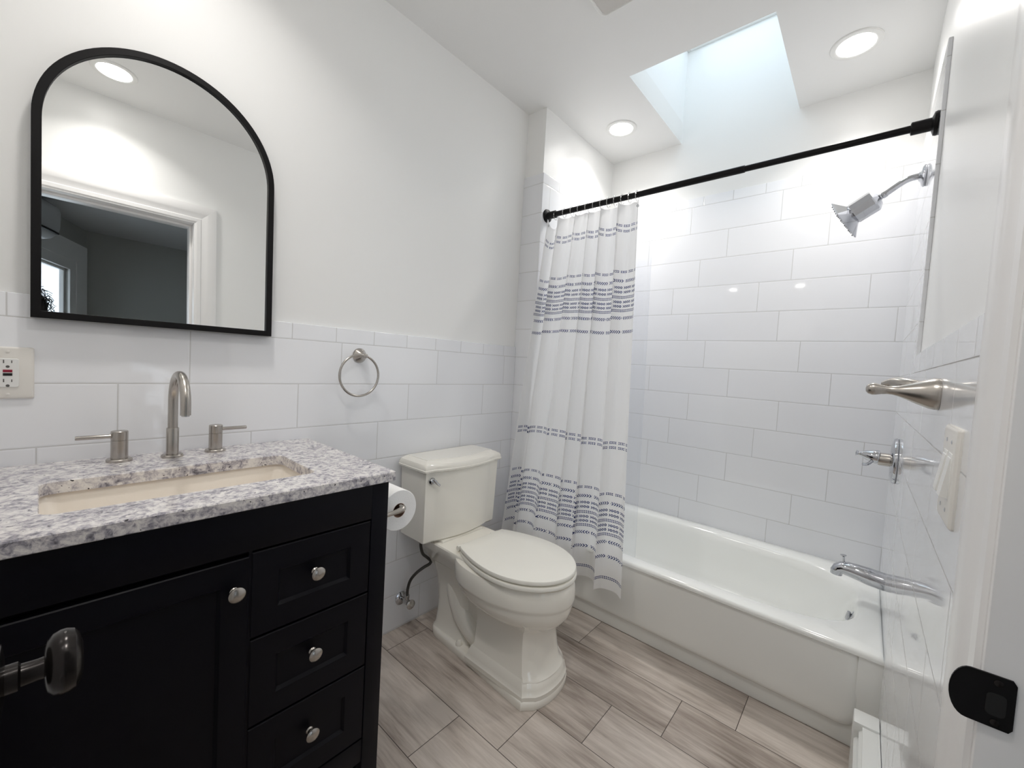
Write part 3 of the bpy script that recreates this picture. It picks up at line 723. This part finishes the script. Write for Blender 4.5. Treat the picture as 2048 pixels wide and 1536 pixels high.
box(bm, 1.768, 1.80, TY0, TY1, 0.0, ZR-0.03, 0.002)
# raised apron panel: inner edge rolls back to the base strip, lower corners rounded
def apr(d, xt, xb):
    y0, y1, zb, zt = TY0+0.045+d, TY1-0.045-d, 0.062+d, ZR-0.015
    r = 0.05; pts = []
    for k in range(9): a = PI+PI/2*k/8; pts.append((y0+r+r*math.cos(a), zb+r+r*math.sin(a)))
    for k in range(9): a = 1.5*PI+PI/2*k/8; pts.append((y1-r+r*math.cos(a), zb+r+r*math.sin(a)))
    pts += [(y1, zt), (y0, zt)]
    return [(xb+(xt-xb)*((z-zb)/(zt-zb)), y, z) for y, z in pts]
loft(bm, [apr(0.0, 1.769, 1.769), apr(0.002, 1.760, 1.762), apr(0.010, 1.742, 1.752), apr(0.022, 1.7345, 1.7485), apr(0.04, 1.732, 1.747)], False, True)
# end strips that carry the rim beside the panel
loft(bm, [[(1.769, TY0, 0.0), (1.769, TY0, ZR-0.02), (1.730, TY0, ZR-0.02)], [(1.769, TY0+0.06, 0.0), (1.769, TY0+0.06, ZR-0.02), (1.730, TY0+0.06, ZR-0.02)]])
loft(bm, [[(1.769, TY1, 0.0), (1.769, TY1, ZR-0.02), (1.730, TY1, ZR-0.02)], [(1.769, TY1-0.06, 0.0), (1.769, TY1-0.06, ZR-0.02), (1.730, TY1-0.06, ZR-0.02)]])
obj('apron', bm, TUBE, TB, angle=50)
bm = B(); oy = by-0.640
lathe(bm, [(0.0, 0.012), (0.020, 0.011), (0.031, 0.008), (0.035, 0.004), (0.035, 0.0)], (2.06, oy-0.012, ZR-0.060), (0, 1, 0.12), 32)
tube(bm, [(2.06, oy-0.002, ZR-0.085), (2.06, oy+0.006, ZR-0.06), (2.06, oy+0.002, ZR-0.032)], [0.006, 0.008, 0.006], 10)
o = obj('overflow_plate', bm, CHROME, TB); o['label'] = 'round chrome overflow plate'

# ------------------------------------------------------------------ shower fittings on the door wall
PX = 2.10
SH = thing('fixed_showerhead', 'chrome flared square shower head on a bent arm from the wall', 'shower head', (PX, YD, 1.972))
bm = B(); lathe(bm, [(0.0, 0), (0.036, 0), (0.038, 0.003), (0.038, 0.007), (0.034, 0.011), (0.022, 0.014), (0.014, 0.020)], (PX, YD, 1.972), (0, 1, 0), 32); obj('flange', bm, CHROME, SH)
bm = B()
tube(bm, catmull([(PX, YD+0.004, 1.973), (PX, YD+0.020, 1.973), (PX, YD+0.036, 1.972), (PX, YD+0.052, 1.967), (PX, YD+0.068, 1.9575), (PX, YD+0.084, 1.946), (PX, YD+0.100, 1.934), (PX, YD+0.112, 1.925)], 6), 0.0108, 20); obj('arm', bm, CHROME, SH)
ax = Vector((0.15, 0.850, -0.495)).normalized(); o0 = Vector((PX, YD+0.104, 1.931))
bm = B()
lathe(bm, [(0.012, 0.0), (0.0125, 0.012), (0.010, 0.014), (0.012, 0.018), (0.024, 0.022), (0.040, 0.036), (0.0415, 0.040), (0.0415, 0.106), (0.038, 0.110), (0.034, 0.112)], o0, ax, 10)
hd = obj('head_body', bm, CHROME, SH, angle=15)
bm = B(); a_, b_, d_ = frame_from(ax)
def sq(r, h, chop=0.18):
    out = []
    for k in range(4):
        a0 = PI/2*k
        for da in (-chop*0.5, chop*0.5): out.append(o0+d_*h+(a_*math.cos(a0+da)+b_*math.sin(a0+da))*r)
    return out
loft(bm, [sq(0.034, 0.105, 0.6), sq(0.044, 0.114, 0.4), sq(0.082, 0.138, 0.10), sq(0.088, 0.142, 0.08), sq(0.088, 0.1445, 0.08), sq(0.085, 0.1455, 0.08)])
obj('spray_plate', bm, CHROME, SH, angle=15)
bm = B()
for i in range(-4, 5):
    for j in range(-4, 5):
        if abs(i)+abs(j) <= 4:
            lathe(bm, [(0.0032, 0.0), (0.0022, 0.004)], o0+d_*0.1455+a_*i*0.0185+b_*j*0.0185, d_, 6)
obj('nozzles', bm, plain('grey_rubber', (0.12, 0.12, 0.13), 0.5), SH)

SV = thing('shower_valve', 'chrome shower valve with round plate and pointed lever above the tub spout', 'shower valve', (PX, YD, 0.92))
bm = B(); lathe(bm, [(0.0, 0), (0.082, 0), (0.085, 0.002), (0.0855, 0.007), (0.084, 0.011), (0.080, 0.0135), (0.070, 0.0145), (0.062, 0.018), (0.026, 0.020)], (PX, YD, 0.925), (0, 1, 0), 48); obj('escutcheon', bm, CHROME, SV)
bm = B(); lathe(bm, [(0.024, 0.012), (0.024, 0.050), (0.023, 0.052)], (PX, YD, 0.925), (0, 1, 0), 32); o = obj('collar', bm, NICKEL, SV); o['label'] = 'brushed nickel collar'
bm = B(); lathe(bm, [(0.026, 0.051), (0.0265, 0.055), (0.024, 0.070), (0.018, 0.088), (0.010, 0.102), (0.0075, 0.108), (0.0085, 0.114), (0.0115, 0.119), (0.0, 0.121)], (PX, YD, 0.925), (0, 1, 0.10), 32)
tube(bm, catmull([(PX-0.012, YD+0.066, 0.918), (PX-0.03, YD+0.082, 0.902), (PX-0.036, YD+0.096, 0.900)], 5), 0.0055, 10)
obj('lever_handle', bm, CHROME, SV)

TS = thing('tub_spout', 'chrome tub spout with lift knob above the tub rim', 'tub spout', (PX, YD, 0.45))
bm = B(); sy = YD; sz = 0.462
pth = [(0.0, 0.0, 0.033), (0.01, 0.0, 0.033), (0.04, 0.003, 0.033), (0.08, 0.008, 0.030), (0.108, 0.010, 0.027), (0.126, 0.008, 0.0245), (0.137, 0.001, 0.022), (0.142, -0.010, 0.0205), (0.1425, -0.022, 0.0195)]
rings = []
for i, (d, h, r) in enumerate(pth):
    t = Vector((0, pth[min(i+1, 8)][0]-pth[max(i-1, 0)][0], pth[min(i+1, 8)][1]-pth[max(i-1, 0)][1])).normalized()
    n_ = Vector((0, -t.z, t.y)); rings.append([Vector((PX, sy+d, sz+h))+Vector((1, 0, 0))*r*math.cos(2*PI*k/24)+n_*r*math.sin(2*PI*k/24) for k in range(24)])
loft(bm, rings, True, False); obj('spout_body', bm, CHROME, TS)
bm = B(); loft(bm, [[tuple(Vector((PX, sy+0.1425, sz-0.0215))+Vector((0.0180*math.cos(2*PI*k/20), 0.0180*math.sin(2*PI*k/20), 0))) for k in range(20)], [tuple(Vector((PX, sy+0.1425, sz-0.0205))+Vector((0.001*math.cos(2*PI*k/20), 0.001*math.sin(2*PI*k/20), 0))) for k in range(20)]]); obj('outlet', bm, BLK, TS)
bm = B(); lathe(bm, [(0.004, 0), (0.0035, 0.020), (0.004, 0.024), (0.010, 0.029), (0.0105, 0.031), (0.0, 0.032)], (PX, sy+0.122, sz+0.030), (0, 0.12, 1), 18); obj('diverter_knob', bm, CHROME, TS)

# shower rod
RZ, RX = 2.016, 1.80
RD = thing('shower_curtain_rod', 'black tension rod across the tub alcove holding the curtain', 'curtain rod', (RX, 0.63, RZ))
bm = B(); lathe(bm, [(0.0135, 0), (0.0135, 0.955)], (RX, YE, RZ), (0, -1, 0), 24); 
lathe(bm, [(0.0112, 0.93), (0.0112, 1.475)], (RX, YE, RZ), (0, -1, 0), 24); obj('rod', bm, BLACK, RD)
for y, s in ((YE, -1), (YD, 1)):
    bm = B(); lathe(bm, [(0.0, 0), (0.034, 0), (0.035, 0.004), (0.033, 0.010), (0.024, 0.013), (0.019, 0.015), (0.019, 0.060), (0.0135, 0.062)], (RX, y, RZ), (0, s, 0), 32); obj('end_cap', bm, BLACK, RD)

# curtain
def curtain_mat():
    m, nt, b = newmat('white_patterned_curtain'); g = G(nt)
    uv = nt.nodes.new('ShaderNodeUVMap'); sx = nt.nodes.new('ShaderNodeSeparateXYZ'); nt.links.new(uv.outputs[0], sx.inputs[0])
    u, v = sx.outputs[0], sx.outputs[1]
    total = None
    def acc(x):
        nonlocal total
        total = x if total is None else g.mx(total, x)
    def lines(dv, off, half):   # two stitched lines above and below the row centre
        return g.lt(g.ab(g.sub(g.ab(dv), off)), half)
    brk = g.gt(g.fr(g.mul(u, 1/0.041)), 0.14)
    def row_open(v0):      # dashes with brackets
        dv = g.sub(v, v0); d1 = g.mul(lines(dv, 0.0034, 0.0018), g.lt(g.fr(g.mul(u, 1/0.0082)), 0.72))
        d2 = g.mul(g.lt(g.ab(dv), 0.0028), g.lt(g.fr(g.mul(u, 1/0.0123)), 0.16))
        acc(g.mul(g.mx(d1, d2), brk))
    def row_sq(v0):        # dark little squares
        dv = g.sub(v, v0); acc(g.mul(lines(dv, 0.0036, 0.0023), g.lt(g.fr(g.mul(u, 1/0.0075)), 0.64)))
    def row_chev(v0, s):
        dv = g.sub(v, v0); ph = g.fr(g.add(g.mul(u, 1/0.0105), g.mul(g.ab(dv), s/0.0105)))
        gap = g.gt(g.fr(g.mul(u, 1/0.073)), 0.10)
        acc(g.mul(g.mul(g.lt(ph, 0.48), g.lt(g.ab(dv), 0.0070)), gap))
    def row_ring(v0):      # small brackets and rings
        dv = g.sub(v, v0); f = g.sub(g.fr(g.mul(u, 1/0.0125)), 0.5)
        rr = g.m('SQRT', g.add(g.m('POWER', g.mul(f, 0.0125), 2), g.m('POWER', dv, 2)))
        acc(g.mul(g.lt(g.ab(g.sub(rr, 0.0040)), 0.0016), g.gt(g.fr(g.mul(u, 1/0.05)), 0.12)))
    for v0 in (0.102, 0.127): row_open(v0)
    for k, o in ((0, 0.318), (1, 1.333)):
        sc = 1.0
        row_open(o); row_chev(o+0.042, 1)
        for dv in (0.073, 0.094, 0.140, 0.160): row_ring(o+dv)
        for dv in (0.118, 0.180): row_sq(o+dv)
        row_chev(o+0.214, -1); row_chev(o+0.278, 1)
    for v0 in (1.102, 1.124): row_open(v0)
    row_sq(1.705)
    b.inputs['Roughness'].default_value = 0.85; b.inputs['Specular IOR Level'].default_value = 0.15
    col = g.mix(total, (0.955, 0.955, 0.955), (0.03, 0.05, 0.17))
    nt.links.new(col, b.inputs['Base Color'])
    weave = g.m('SINE', g.mul(v, 2*PI/0.0032))
    g.bump(g.mul(weave, 1.0), 0.25, 0.0005, b)
    tr = nt.nodes.new('ShaderNodeBsdfTranslucent'); nt.links.new(col, tr.inputs[0])
    mx = nt.nodes.new('ShaderNodeMixShader'); mx.inputs[0].default_value = 0.50
    out = nt.nodes['Material Output']
    nt.links.new(b.outputs[0], mx.inputs[1]); nt.links.new(tr.outputs[0], mx.inputs[2]); nt.links.new(mx.outputs[0], out.inputs[0])
    return m
CURT = curtain_mat()
FAB_H = 1.755
NF = 6.0
ZTOP = 1.980
def curt_pt(s, t):
    """s 0..1 from far left to near right, t 0..1 from top to hem"""
    yl = 1.336+0.110*t; yr = 0.842-0.106*t
    e = min(1, max(0, (s-0.90)/0.10))                      # the last panel hangs flat
    q = s+0.018*math.sin(2*PI*s*1.7+0.5)                    # uneven pleats
    ph = 2*PI*NF*q+0.5*t*math.sin(5*s)
    a = (0.013+0.010*t)*(1-0.6*e)*min(1, s/0.05)
    A_ = (0.024+0.012*t)*(1-0.5*e)*(0.75+0.35*math.sin(9.0*s+1.0))
    y = yl+(yr-yl)*(s*0.93+0.07*s*s)+a*math.sin(ph)+0.02*t*math.sin(2*PI*1.5*s)*s*(1-s)*4
    x = RX-0.022-0.118*t-A_*math.cos(ph)+0.020*t*math.sin(2*PI*1.4*s+1.2)-0.012*t*e
    x += 0.003*math.sin(ph*3+t*4)*(1-t*0.4)
    hang = 0.5-0.5*math.cos(2*ph)                          # hooked at pleat crests, dips between
    dip = 0.007*math.exp(-t*22)*hang
    if s < 0.10: dip += 0.040*math.exp(-t*14)*math.sin(PI*s/0.10)**2
    z = ZTOP-FAB_H*t-0.010*t*(1-s)*0-dip-0.014*t*math.sin(2*PI*1.2*s+2.0)
    return (x, y, z)
def build_curtain():
    bm = B(); NU, NV = 360, 72; uvl = bm.loops.layers.uv.new('UVMap')
    P_ = [[Vector(curt_pt(i/NU, (j/NV)**1.2)) for i in range(NU+1)] for j in range(NV+1)]
    mid = P_[NV//2]; acc = [0.0]
    for i in range(NU): acc.append(acc[-1]+(mid[i+1]-mid[i]).length)
    g_ = [[bm.verts.new(p) for p in r] for r in P_]
    for j in range(NV):
        for i in range(NU):
            f = bm.faces.new((g_[j][i], g_[j][i+1], g_[j+1][i+1], g_[j+1][i]))
            for l, (a, c_) in zip(f.loops, ((i, j), (i+1, j), (i+1, j+1), (i, j+1))):
                l[uvl].uv = (acc[a], FAB_H*(c_/NV)**1.2)
    return bm
SCu = thing('shower_curtain', 'white shower curtain with rows of navy stitched patterns hanging on the black rod', 'shower curtain', (1.74, 1.1, ZTOP))
obj('fabric', build_curtain(), CURT, SCu, angle=180)
for s in (0.016, 0.984):
    bm = B(); lathe(bm, [(0.006, -0.0015), (0.006, 0.0015), (0.0035, 0.0015), (0.0035, -0.0015)], Vector(curt_pt(s, 0.012)), (1, 0, 0), 14, False); obj('grommet', bm, CHROME, SCu)
# liner
def liner():
    bm = B(); NU, NV = 60, 40
    def p(s, t):
        y = 1.325+(0.800-1.325)*s+0.01*math.sin(2*PI*5*s)-0.012*t*(s) ; ph = 2*PI*6*s
        return (RX+0.040+0.050*t+0.010*math.cos(ph), y+0.012*math.sin(ph), ZTOP-0.012-1.76*t)
    g_ = [[bm.verts.new(p(i/NU, j/NV)) for i in range(NU+1)] for j in range(NV+1)]
    for j in range(NV):
        for i in range(NU): bm.faces.new((g_[j][i], g_[j][i+1], g_[j+1][i+1], g_[j+1][i]))
    return bm
tag(obj('shower_curtain_liner', liner(), LINER, angle=180), 'clear vinyl liner hanging behind the patterned curtain inside the tub', 'curtain liner')
# rings
ring_y = [1.318, 1.262, 1.215, 1.172, 1.128, 1.085, 1.045, 1.008, 0.972, 0.935, 0.898, 0.862]
ring0 = None
names = ['nearest the left wall', 'second from the left wall', 'third from the left wall', 'fourth from the left wall', 'fifth from the left wall', 'sixth from the left wall', 'sixth from the free edge', 'fifth from the free edge', 'fourth from the free edge', 'third from the free edge', 'second from the free edge', 'nearest the free edge']
for k, y in enumerate(ring_y):
    if ring0 is None:
        bm = B()
        tube(bm, [(0.0185*math.cos(a)*0.95, 0.0015*math.sin(a), -0.006+0.0245*math.sin(a)) for a in [2*PI*i/28 for i in range(28)]], 0.0022, 8, True)
        ring0 = obj('curtain_ring', bm, RINGP); o = ring0
    else: o = ring0.copy(); COL.objects.link(o)
    o.location = (RX, y, RZ)
    tag(o, 'clear plastic curtain ring on the black rod, '+names[k], 'curtain ring', 'curtain rings on the rod')

# ------------------------------------------------------------------ robe hook, switch, heater on the door wall
HK = thing('robe_hook', 'brushed nickel robe hook with bulb tip on the tile wall by the door', 'hook', (1.12, YD, 1.193))
bm = B(); lathe(bm, [(0.0, 0), (0.030, 0), (0.0305, 0.004), (0.029, 0.012), (0.023, 0.028), (0.016, 0.044), (0.011, 0.056), (0.0085, 0.066), (0.0082, 0.074), (0.0095, 0.082), (0.0115, 0.090), (0.0122, 0.096), (0.0105, 0.102), (0.006, 0.106), (0.0, 0.107)], (1.115, YD, 1.193), (0, 1, 0.03), 36); obj('post', bm, NICKEL, HK)
bm = B(); tube(bm, catmull([(1.115, YD+0.018, 1.20), (1.130, YD+0.045, 1.208), (1.150, YD+0.062, 1.212), (1.165, YD+0.078, 1.206)], 6), [0.015-0.0004*i for i in range(19)], 14); obj('side_peg', bm, NICKEL, HK)

SW = thing('light_switch', 'double toggle light switch with ivory plate on tile beside the door casing', 'light switch', (0.868, YD, 1.075))
swx, swz = 0.885, 1.078
bm = B(); loft(bm, [[(x, YD+h, z) for x, z in rrect(swx, swz, 0.060-d, 0.071-d, 0.004, 3)] for d, h in ((0, 0), (0, 0.003), (0.002, 0.0055), (0.005, 0.0065))]); obj('cover_plate', bm, PLASTIC, SW)
for sx in (-0.023, 0.023):
    bm = B(); box(bm, swx+sx-0.0165, swx+sx+0.0165, YD+0.004, YD+0.0075, swz-0.034, swz+0.034, 0.0012); rk = obj('rocker', bm, WPLASTIC, SW)
    bm = B(); loft(bm, [[(swx+sx-0.0145, YD+0.007, swz-0.030), (swx+sx+0.0145, YD+0.007, swz-0.030), (swx+sx+0.0145, YD+0.007, swz+0.028), (swx+sx-0.0145, YD+0.007, swz+0.028)],
                        [(swx+sx-0.0145, YD+0.0155, swz-0.029), (swx+sx+0.0145, YD+0.0155, swz-0.029), (swx+sx+0.0145, YD+0.0082, swz+0.027), (swx+sx-0.0145, YD+0.0082, swz+0.027)]]); obj('paddle', bm, WPLASTIC, rk, smooth=False)
    for zz in (swz+0.0495, swz-0.0495):
        bm = B(); lathe(bm, [(0.0033, 0), (0.0033, 0.001), (0.001, 0.0016)], (swx+sx, YD+0.006, zz), (0, 1, 0), 12); obj('screw', bm, CHROME, SW)

HT = thing('baseboard_heater', 'white baseboard heater along the door wall ending at the tub', 'heater', (1.2, YD, 0))
hx0, hx1, hy = 0.76, 1.675, -0.045
bm = B(); box(bm, hx0, hx1-0.002, YD+0.001, YD+0.006, 0.012, 0.188, 0.001)
box(bm, hx0, hx1-0.002, YD+0.005, YD+0.040, 0.183, 0.187, 0.001)
obj('back_panel', bm, HEATM, HT)
bm = B(); loft(bm, [[(x, y, z) for y, z in ((hy-0.010, 0.025), (hy-0.003, 0.03), (hy-0.003, 0.142), (hy-0.010, 0.150), (hy-0.016, 0.150), (hy-0.006, 0.139), (hy-0.006, 0.03))] for x in (hx0, hx1-0.002)]); obj('front_panel', bm, HEATM, HT)
bm = B(); loft(bm, [[(x, y, z) for y, z in ((YD+0.030, 0.181), (hy-0.014, 0.168), (hy-0.013, 0.170), (YD+0.030, 0.183))] for x in (hx0, hx1-0.06)]); obj('damper', bm, HEATM, HT)
bm = B(); box(bm, hx0, hx1-0.06, YD+0.012, hy-0.012, 0.05, 0.11); obj('fin_element', bm, DARK, HT, smooth=False)
bm = B(); box(bm, hx1-0.068, hx1, YD+0.001, hy+0.001, 0.008, 0.194, 0.004, 2); obj('end_cap', bm, HEATM, HT)

# ------------------------------------------------------------------ room beyond the doorway (seen in the mirror)
HC = 2.53
bm = B(); box(bm, -2.0, 1.9, -3.4, -0.245, -0.1, 0.0); struct(obj('floor_hall', bm, FLOORM, smooth=False))
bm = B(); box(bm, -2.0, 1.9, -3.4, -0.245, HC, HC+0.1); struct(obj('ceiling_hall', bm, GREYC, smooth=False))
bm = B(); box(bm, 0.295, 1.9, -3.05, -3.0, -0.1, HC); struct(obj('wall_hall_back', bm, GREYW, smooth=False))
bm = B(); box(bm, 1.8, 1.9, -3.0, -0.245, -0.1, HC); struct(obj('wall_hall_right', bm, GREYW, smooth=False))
bm = B(); box(bm, -2.0, -1.9, -3.4, -2.3, -0.1, HC); box(bm, -2.0, -1.9, -0.7, -0.245, -0.1, HC); box(bm, -2.0, -1.9, -2.3, -0.7, -0.1, 0.5); box(bm, -2.0, -1.9, -2.3, -0.7, 2.2, HC); struct(obj('wall_hall_left', bm, GREYW, smooth=False))  # unseen opening added in this wall to let more daylight into the hall
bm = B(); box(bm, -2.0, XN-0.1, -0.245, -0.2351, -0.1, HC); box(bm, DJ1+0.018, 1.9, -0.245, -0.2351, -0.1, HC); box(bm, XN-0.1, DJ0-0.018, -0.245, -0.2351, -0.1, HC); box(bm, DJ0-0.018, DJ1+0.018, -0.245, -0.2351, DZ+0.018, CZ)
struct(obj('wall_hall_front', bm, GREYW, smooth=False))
# slanted wall with the window; q runs from the corner along the wall
wd = Vector((-0.45, 0.89, 0)).normalized(); wnr = Vector((0.89, 0.45, 0)).normalized(); wc = Vector((0.307, -3.0, 0))
MW = Matrix(((wd.x, wnr.x, 0, wc.x), (wd.y, wnr.y, 0, wc.y), (0, 0, 1, 0), (0, 0, 0, 1)))   # local (q, outwards to room, z)
GQ0, GQ1, GZ0, GZ1 = 0.30, 2.30, 0.30, 2.08
bm = B()
for q0, q1, z0, z1 in ((0.0, GQ0, -0.1, HC), (GQ1, 3.6, -0.1, HC), (GQ0, GQ1, GZ1, HC), (GQ0, GQ1, -0.1, GZ0)): box(bm, q0, q1, -0.045, 0, z0, z1)
bmesh.ops.transform(bm, matrix=MW, verts=bm.verts[:])
struct(obj('wall_hall_window', bm, GREYW, smooth=False))
bm = B()
def fr(bm, a, h0, h1, w): 
    box(bm, GQ0-a, GQ0-a+w, h0, h1, GZ0-a, GZ1+a); box(bm, GQ1+a-w, GQ1+a, h0, h1, GZ0-a, GZ1+a); box(bm, GQ0-a+w, GQ1+a-w, h0, h1, GZ1+a-w, GZ1+a); box(bm, GQ0-a+w, GQ1+a-w, h0, h1, GZ0-a, GZ0-a+w)
fr(bm, 0.27, 0.001, 0.02, 0.14); fr(bm, 0.14, 0.001, 0.026, 0.05); fr(bm, 0.09, 0.001, 0.018, 0.09); fr(bm, 0.0, -0.05, -0.02, 0.02); 
bmesh.ops.transform(bm, matrix=MW, verts=bm.verts[:])
w2 = struct(obj('window_2', bm, TRIMP))
bm = B(); box(bm, GQ0+0.02, GQ1-0.02, -0.037, -0.033, GZ0+0.02, GZ1-0.02); bmesh.ops.transform(bm, matrix=MW, verts=bm.verts[:])
obj('window_glass', bm, GLASS, w2, smooth=False)
# wall air conditioner above that window
AC = thing('wall_air_conditioner', 'white wall air conditioner above the window seen in the mirror', 'air conditioner', tuple(wc+wd*1.28+Vector((0, 0, 2.25))))
bm = B()
def acp(q): return [tuple(MW @ Vector((q, h, z))) for h, z in ((0.0, 2.20), (0.10, 2.20), (0.16, 2.215), (0.20, 2.25), (0.215, 2.30), (0.22, 2.42), (0.21, 2.46), (0.18, 2.49), (0.0, 2.49))]
loft(bm, [acp(0.86), acp(1.70)]); obj('housing', bm, plain('ac_plastic', (0.55, 0.55, 0.56), 0.18), AC, angle=60)
bm = B(); box(bm, 0.875, 1.68, 0.14, 0.219, 2.245, 2.262, 0.004); bmesh.ops.transform(bm, matrix=MW, verts=bm.verts[:]); obj('air_vane', bm, DARK, AC)
# house across the way
NHt = thing('neighbour_house', 'white sided house wall seen through the window in the mirror', 'house', (0.2, -7.0, 0))
bm = B()
for k in range(36):
    z = 0.2+k*0.125
    loft(bm, [[(x, y, zz) for y, zz in ((-7.0, z), (-6.972, z), (-6.99, z+0.125), (-7.0, z+0.125))] for x in (-2.6, 2.6)])
obj('siding', bm, plain('pale_siding', (0.80, 0.76, 0.77), 0.6), NHt, smooth=False)
bm = B(); box(bm, 0.06, 0.22, -6.99, -6.93, 0.2, 4.7); box(bm, -1.5, 0.06, -6.99, -6.90, 3.02, 3.10); box(bm, -1.5, 0.06, -6.99, -6.95, 2.86, 2.90)
obj('corner_board', bm, plain('white_siding_trim', (0.93, 0.94, 0.96), 0.5), NHt, smooth=False)

# person taking the picture: only curls of hair show in the mirror
PE = thing('person', 'person with dark curly hair seen at lower left corner of the mirror', 'person', (-0.10, -0.78, 0))
pts = {'pelvis': (-0.10, -0.50, 0.80), 'waist': (-0.10, -0.50, 0.92), 'chest': (-0.10, -0.48, 1.10), 'neck': (-0.10, -0.455, 1.245), 'headb': (-0.10, -0.43, 1.30), 'head': (-0.10, -0.42, 1.37), 'crown': (-0.10, -0.425, 1.44),
       'hl': (-0.19, -0.50, 0.77), 'kl': (-0.20, -0.42, 0.43), 'al': (-0.20, -0.50, 0.07), 'tl': (-0.20, -0.38, 0.03), 'hr': (-0.01, -0.50, 0.77), 'kr': (0.0, -0.42, 0.43), 'ar': (0.0, -0.50, 0.07), 'tr': (0.0, -0.38, 0.03),
       'sl': (-0.26, -0.48, 1.17), 'el': (-0.31, -0.42, 0.94), 'wl': (-0.24, -0.26, 0.93), 'sr': (0.06, -0.48, 1.17), 'er': (0.11, -0.42, 0.94), 'wr': (0.05, -0.27, 0.93)}
rad = {'pelvis': .12, 'waist': .105, 'chest': .115, 'neck': .05, 'headb': .062, 'head': .078, 'crown': .06, 'hl': .085, 'kl': .056, 'al': .04, 'tl': .035, 'hr': .085, 'kr': .056, 'ar': .04, 'tr': .035, 'sl': .055, 'el': .04, 'wl': .028, 'sr': .055, 'er': .04, 'wr': .028}
eds = [('pelvis', 'waist'), ('waist', 'chest'), ('chest', 'neck'), ('neck', 'headb'), ('headb', 'head'), ('head', 'crown'), ('pelvis', 'hl'), ('hl', 'kl'), ('kl', 'al'), ('al', 'tl'), ('pelvis', 'hr'), ('hr', 'kr'), ('kr', 'ar'), ('ar', 'tr'), ('chest', 'sl'), ('sl', 'el'), ('el', 'wl'), ('chest', 'sr'), ('sr', 'er'), ('er', 'wr')]
for sd, sx in (('l', -1), ('r', 1)):
    w_ = Vector(pts['w'+sd]); p_ = 'p'+sd; pts[p_] = tuple(w_+Vector((-sx*0.005, 0.07, 0.0))); rad[p_] = .03; eds.append(('w'+sd, p_))
    for i in range(4):
        b1, b2 = 'f%d%s' % (i, sd), 'g%d%s' % (i, sd)
        pts[b1] = tuple(Vector(pts[p_])+Vector(((i-1.5)*0.02, 0.045, -0.008))); pts[b2] = tuple(Vector(pts[b1])+Vector((0, 0.022-abs(i-1.4)*0.004, -0.026)))
        rad[b1] = .009; rad[b2] = .0078; eds += [(p_, b1), (b1, b2)]
    pts['t1'+sd] = tuple(w_+Vector((-sx*0.042, 0.045, 0.0))); pts['t2'+sd] = tuple(w_+Vector((-sx*0.052, 0.085, -0.004))); rad['t1'+sd] = .012; rad['t2'+sd] = .009; eds += [('w'+sd, 't1'+sd), ('t1'+sd, 't2'+sd)]
pts = {k: (v[0]+0.035, v[1]-0.30, v[2]*1.06) for k, v in pts.items()}
ids = list(pts); me = bpy.data.meshes.new('body'); me.from_pydata([pts[i] for i in ids], [(ids.index(a), ids.index(b)) for a, b in eds], [])
bo = bpy.data.objects.new('body', me); COL.objects.link(bo); bo.parent = PE; bo.matrix_parent_inverse = WM[PE.name].inverted()
sm_ = bo.modifiers.new('skin', 'SKIN'); sm_.use_smooth_shade = True
for i, n_ in enumerate(ids):
    sv = me.skin_vertices[0].data[i]; sv.radius = (rad[n_], rad[n_]); sv.use_root = (n_ == 'pelvis')
bo.modifiers.new('sub', 'SUBSURF').levels = 1
me.materials.append(plain('skin_and_dark_clothes', (0.10, 0.07, 0.06), 0.7))
bm = B(); rnd = random.Random(3); hc = Vector((-0.065, -0.73, 1.485))
bmesh.ops.create_uvsphere(bm, u_segments=24, v_segments=16, radius=1.0, matrix=Matrix.Translation(hc+Vector((0, -0.012, 0.012))) @ Matrix.Diagonal((0.098, 0.112, 0.112, 1)))
for k in range(190):
    a = rnd.uniform(0, 2*PI); e = rnd.uniform(-0.5, 1.4)
    d = Vector((math.cos(a)*math.cos(e), math.sin(a)*math.cos(e), math.sin(e)))
    if d.y > 0.55 and d.z < 0.45: continue
    p0 = hc+Vector((d.x*0.09, d.y*0.105-0.012, d.z*0.105+0.01)); c1, c2, _ = frame_from(d)
    R_ = rnd.uniform(0.008, 0.014); tn = rnd.uniform(1.5, 3.0); Ln = rnd.uniform(0.03, 0.065); ph0 = rnd.uniform(0, 6)
    tube(bm, [p0+d*Ln*i/16+Vector((0, 0, -0.02))*(i/16)**2+(c1*math.cos(ph0+tn*2*PI*i/16)+c2*math.sin(ph0+tn*2*PI*i/16))*R_ for i in range(17)], 0.0017, 5)
hr_ = obj('hair', bm, plain('dark_brown_hair', (0.012, 0.009, 0.008), 0.45), PE); hr_['label'] = 'dark curly hair'
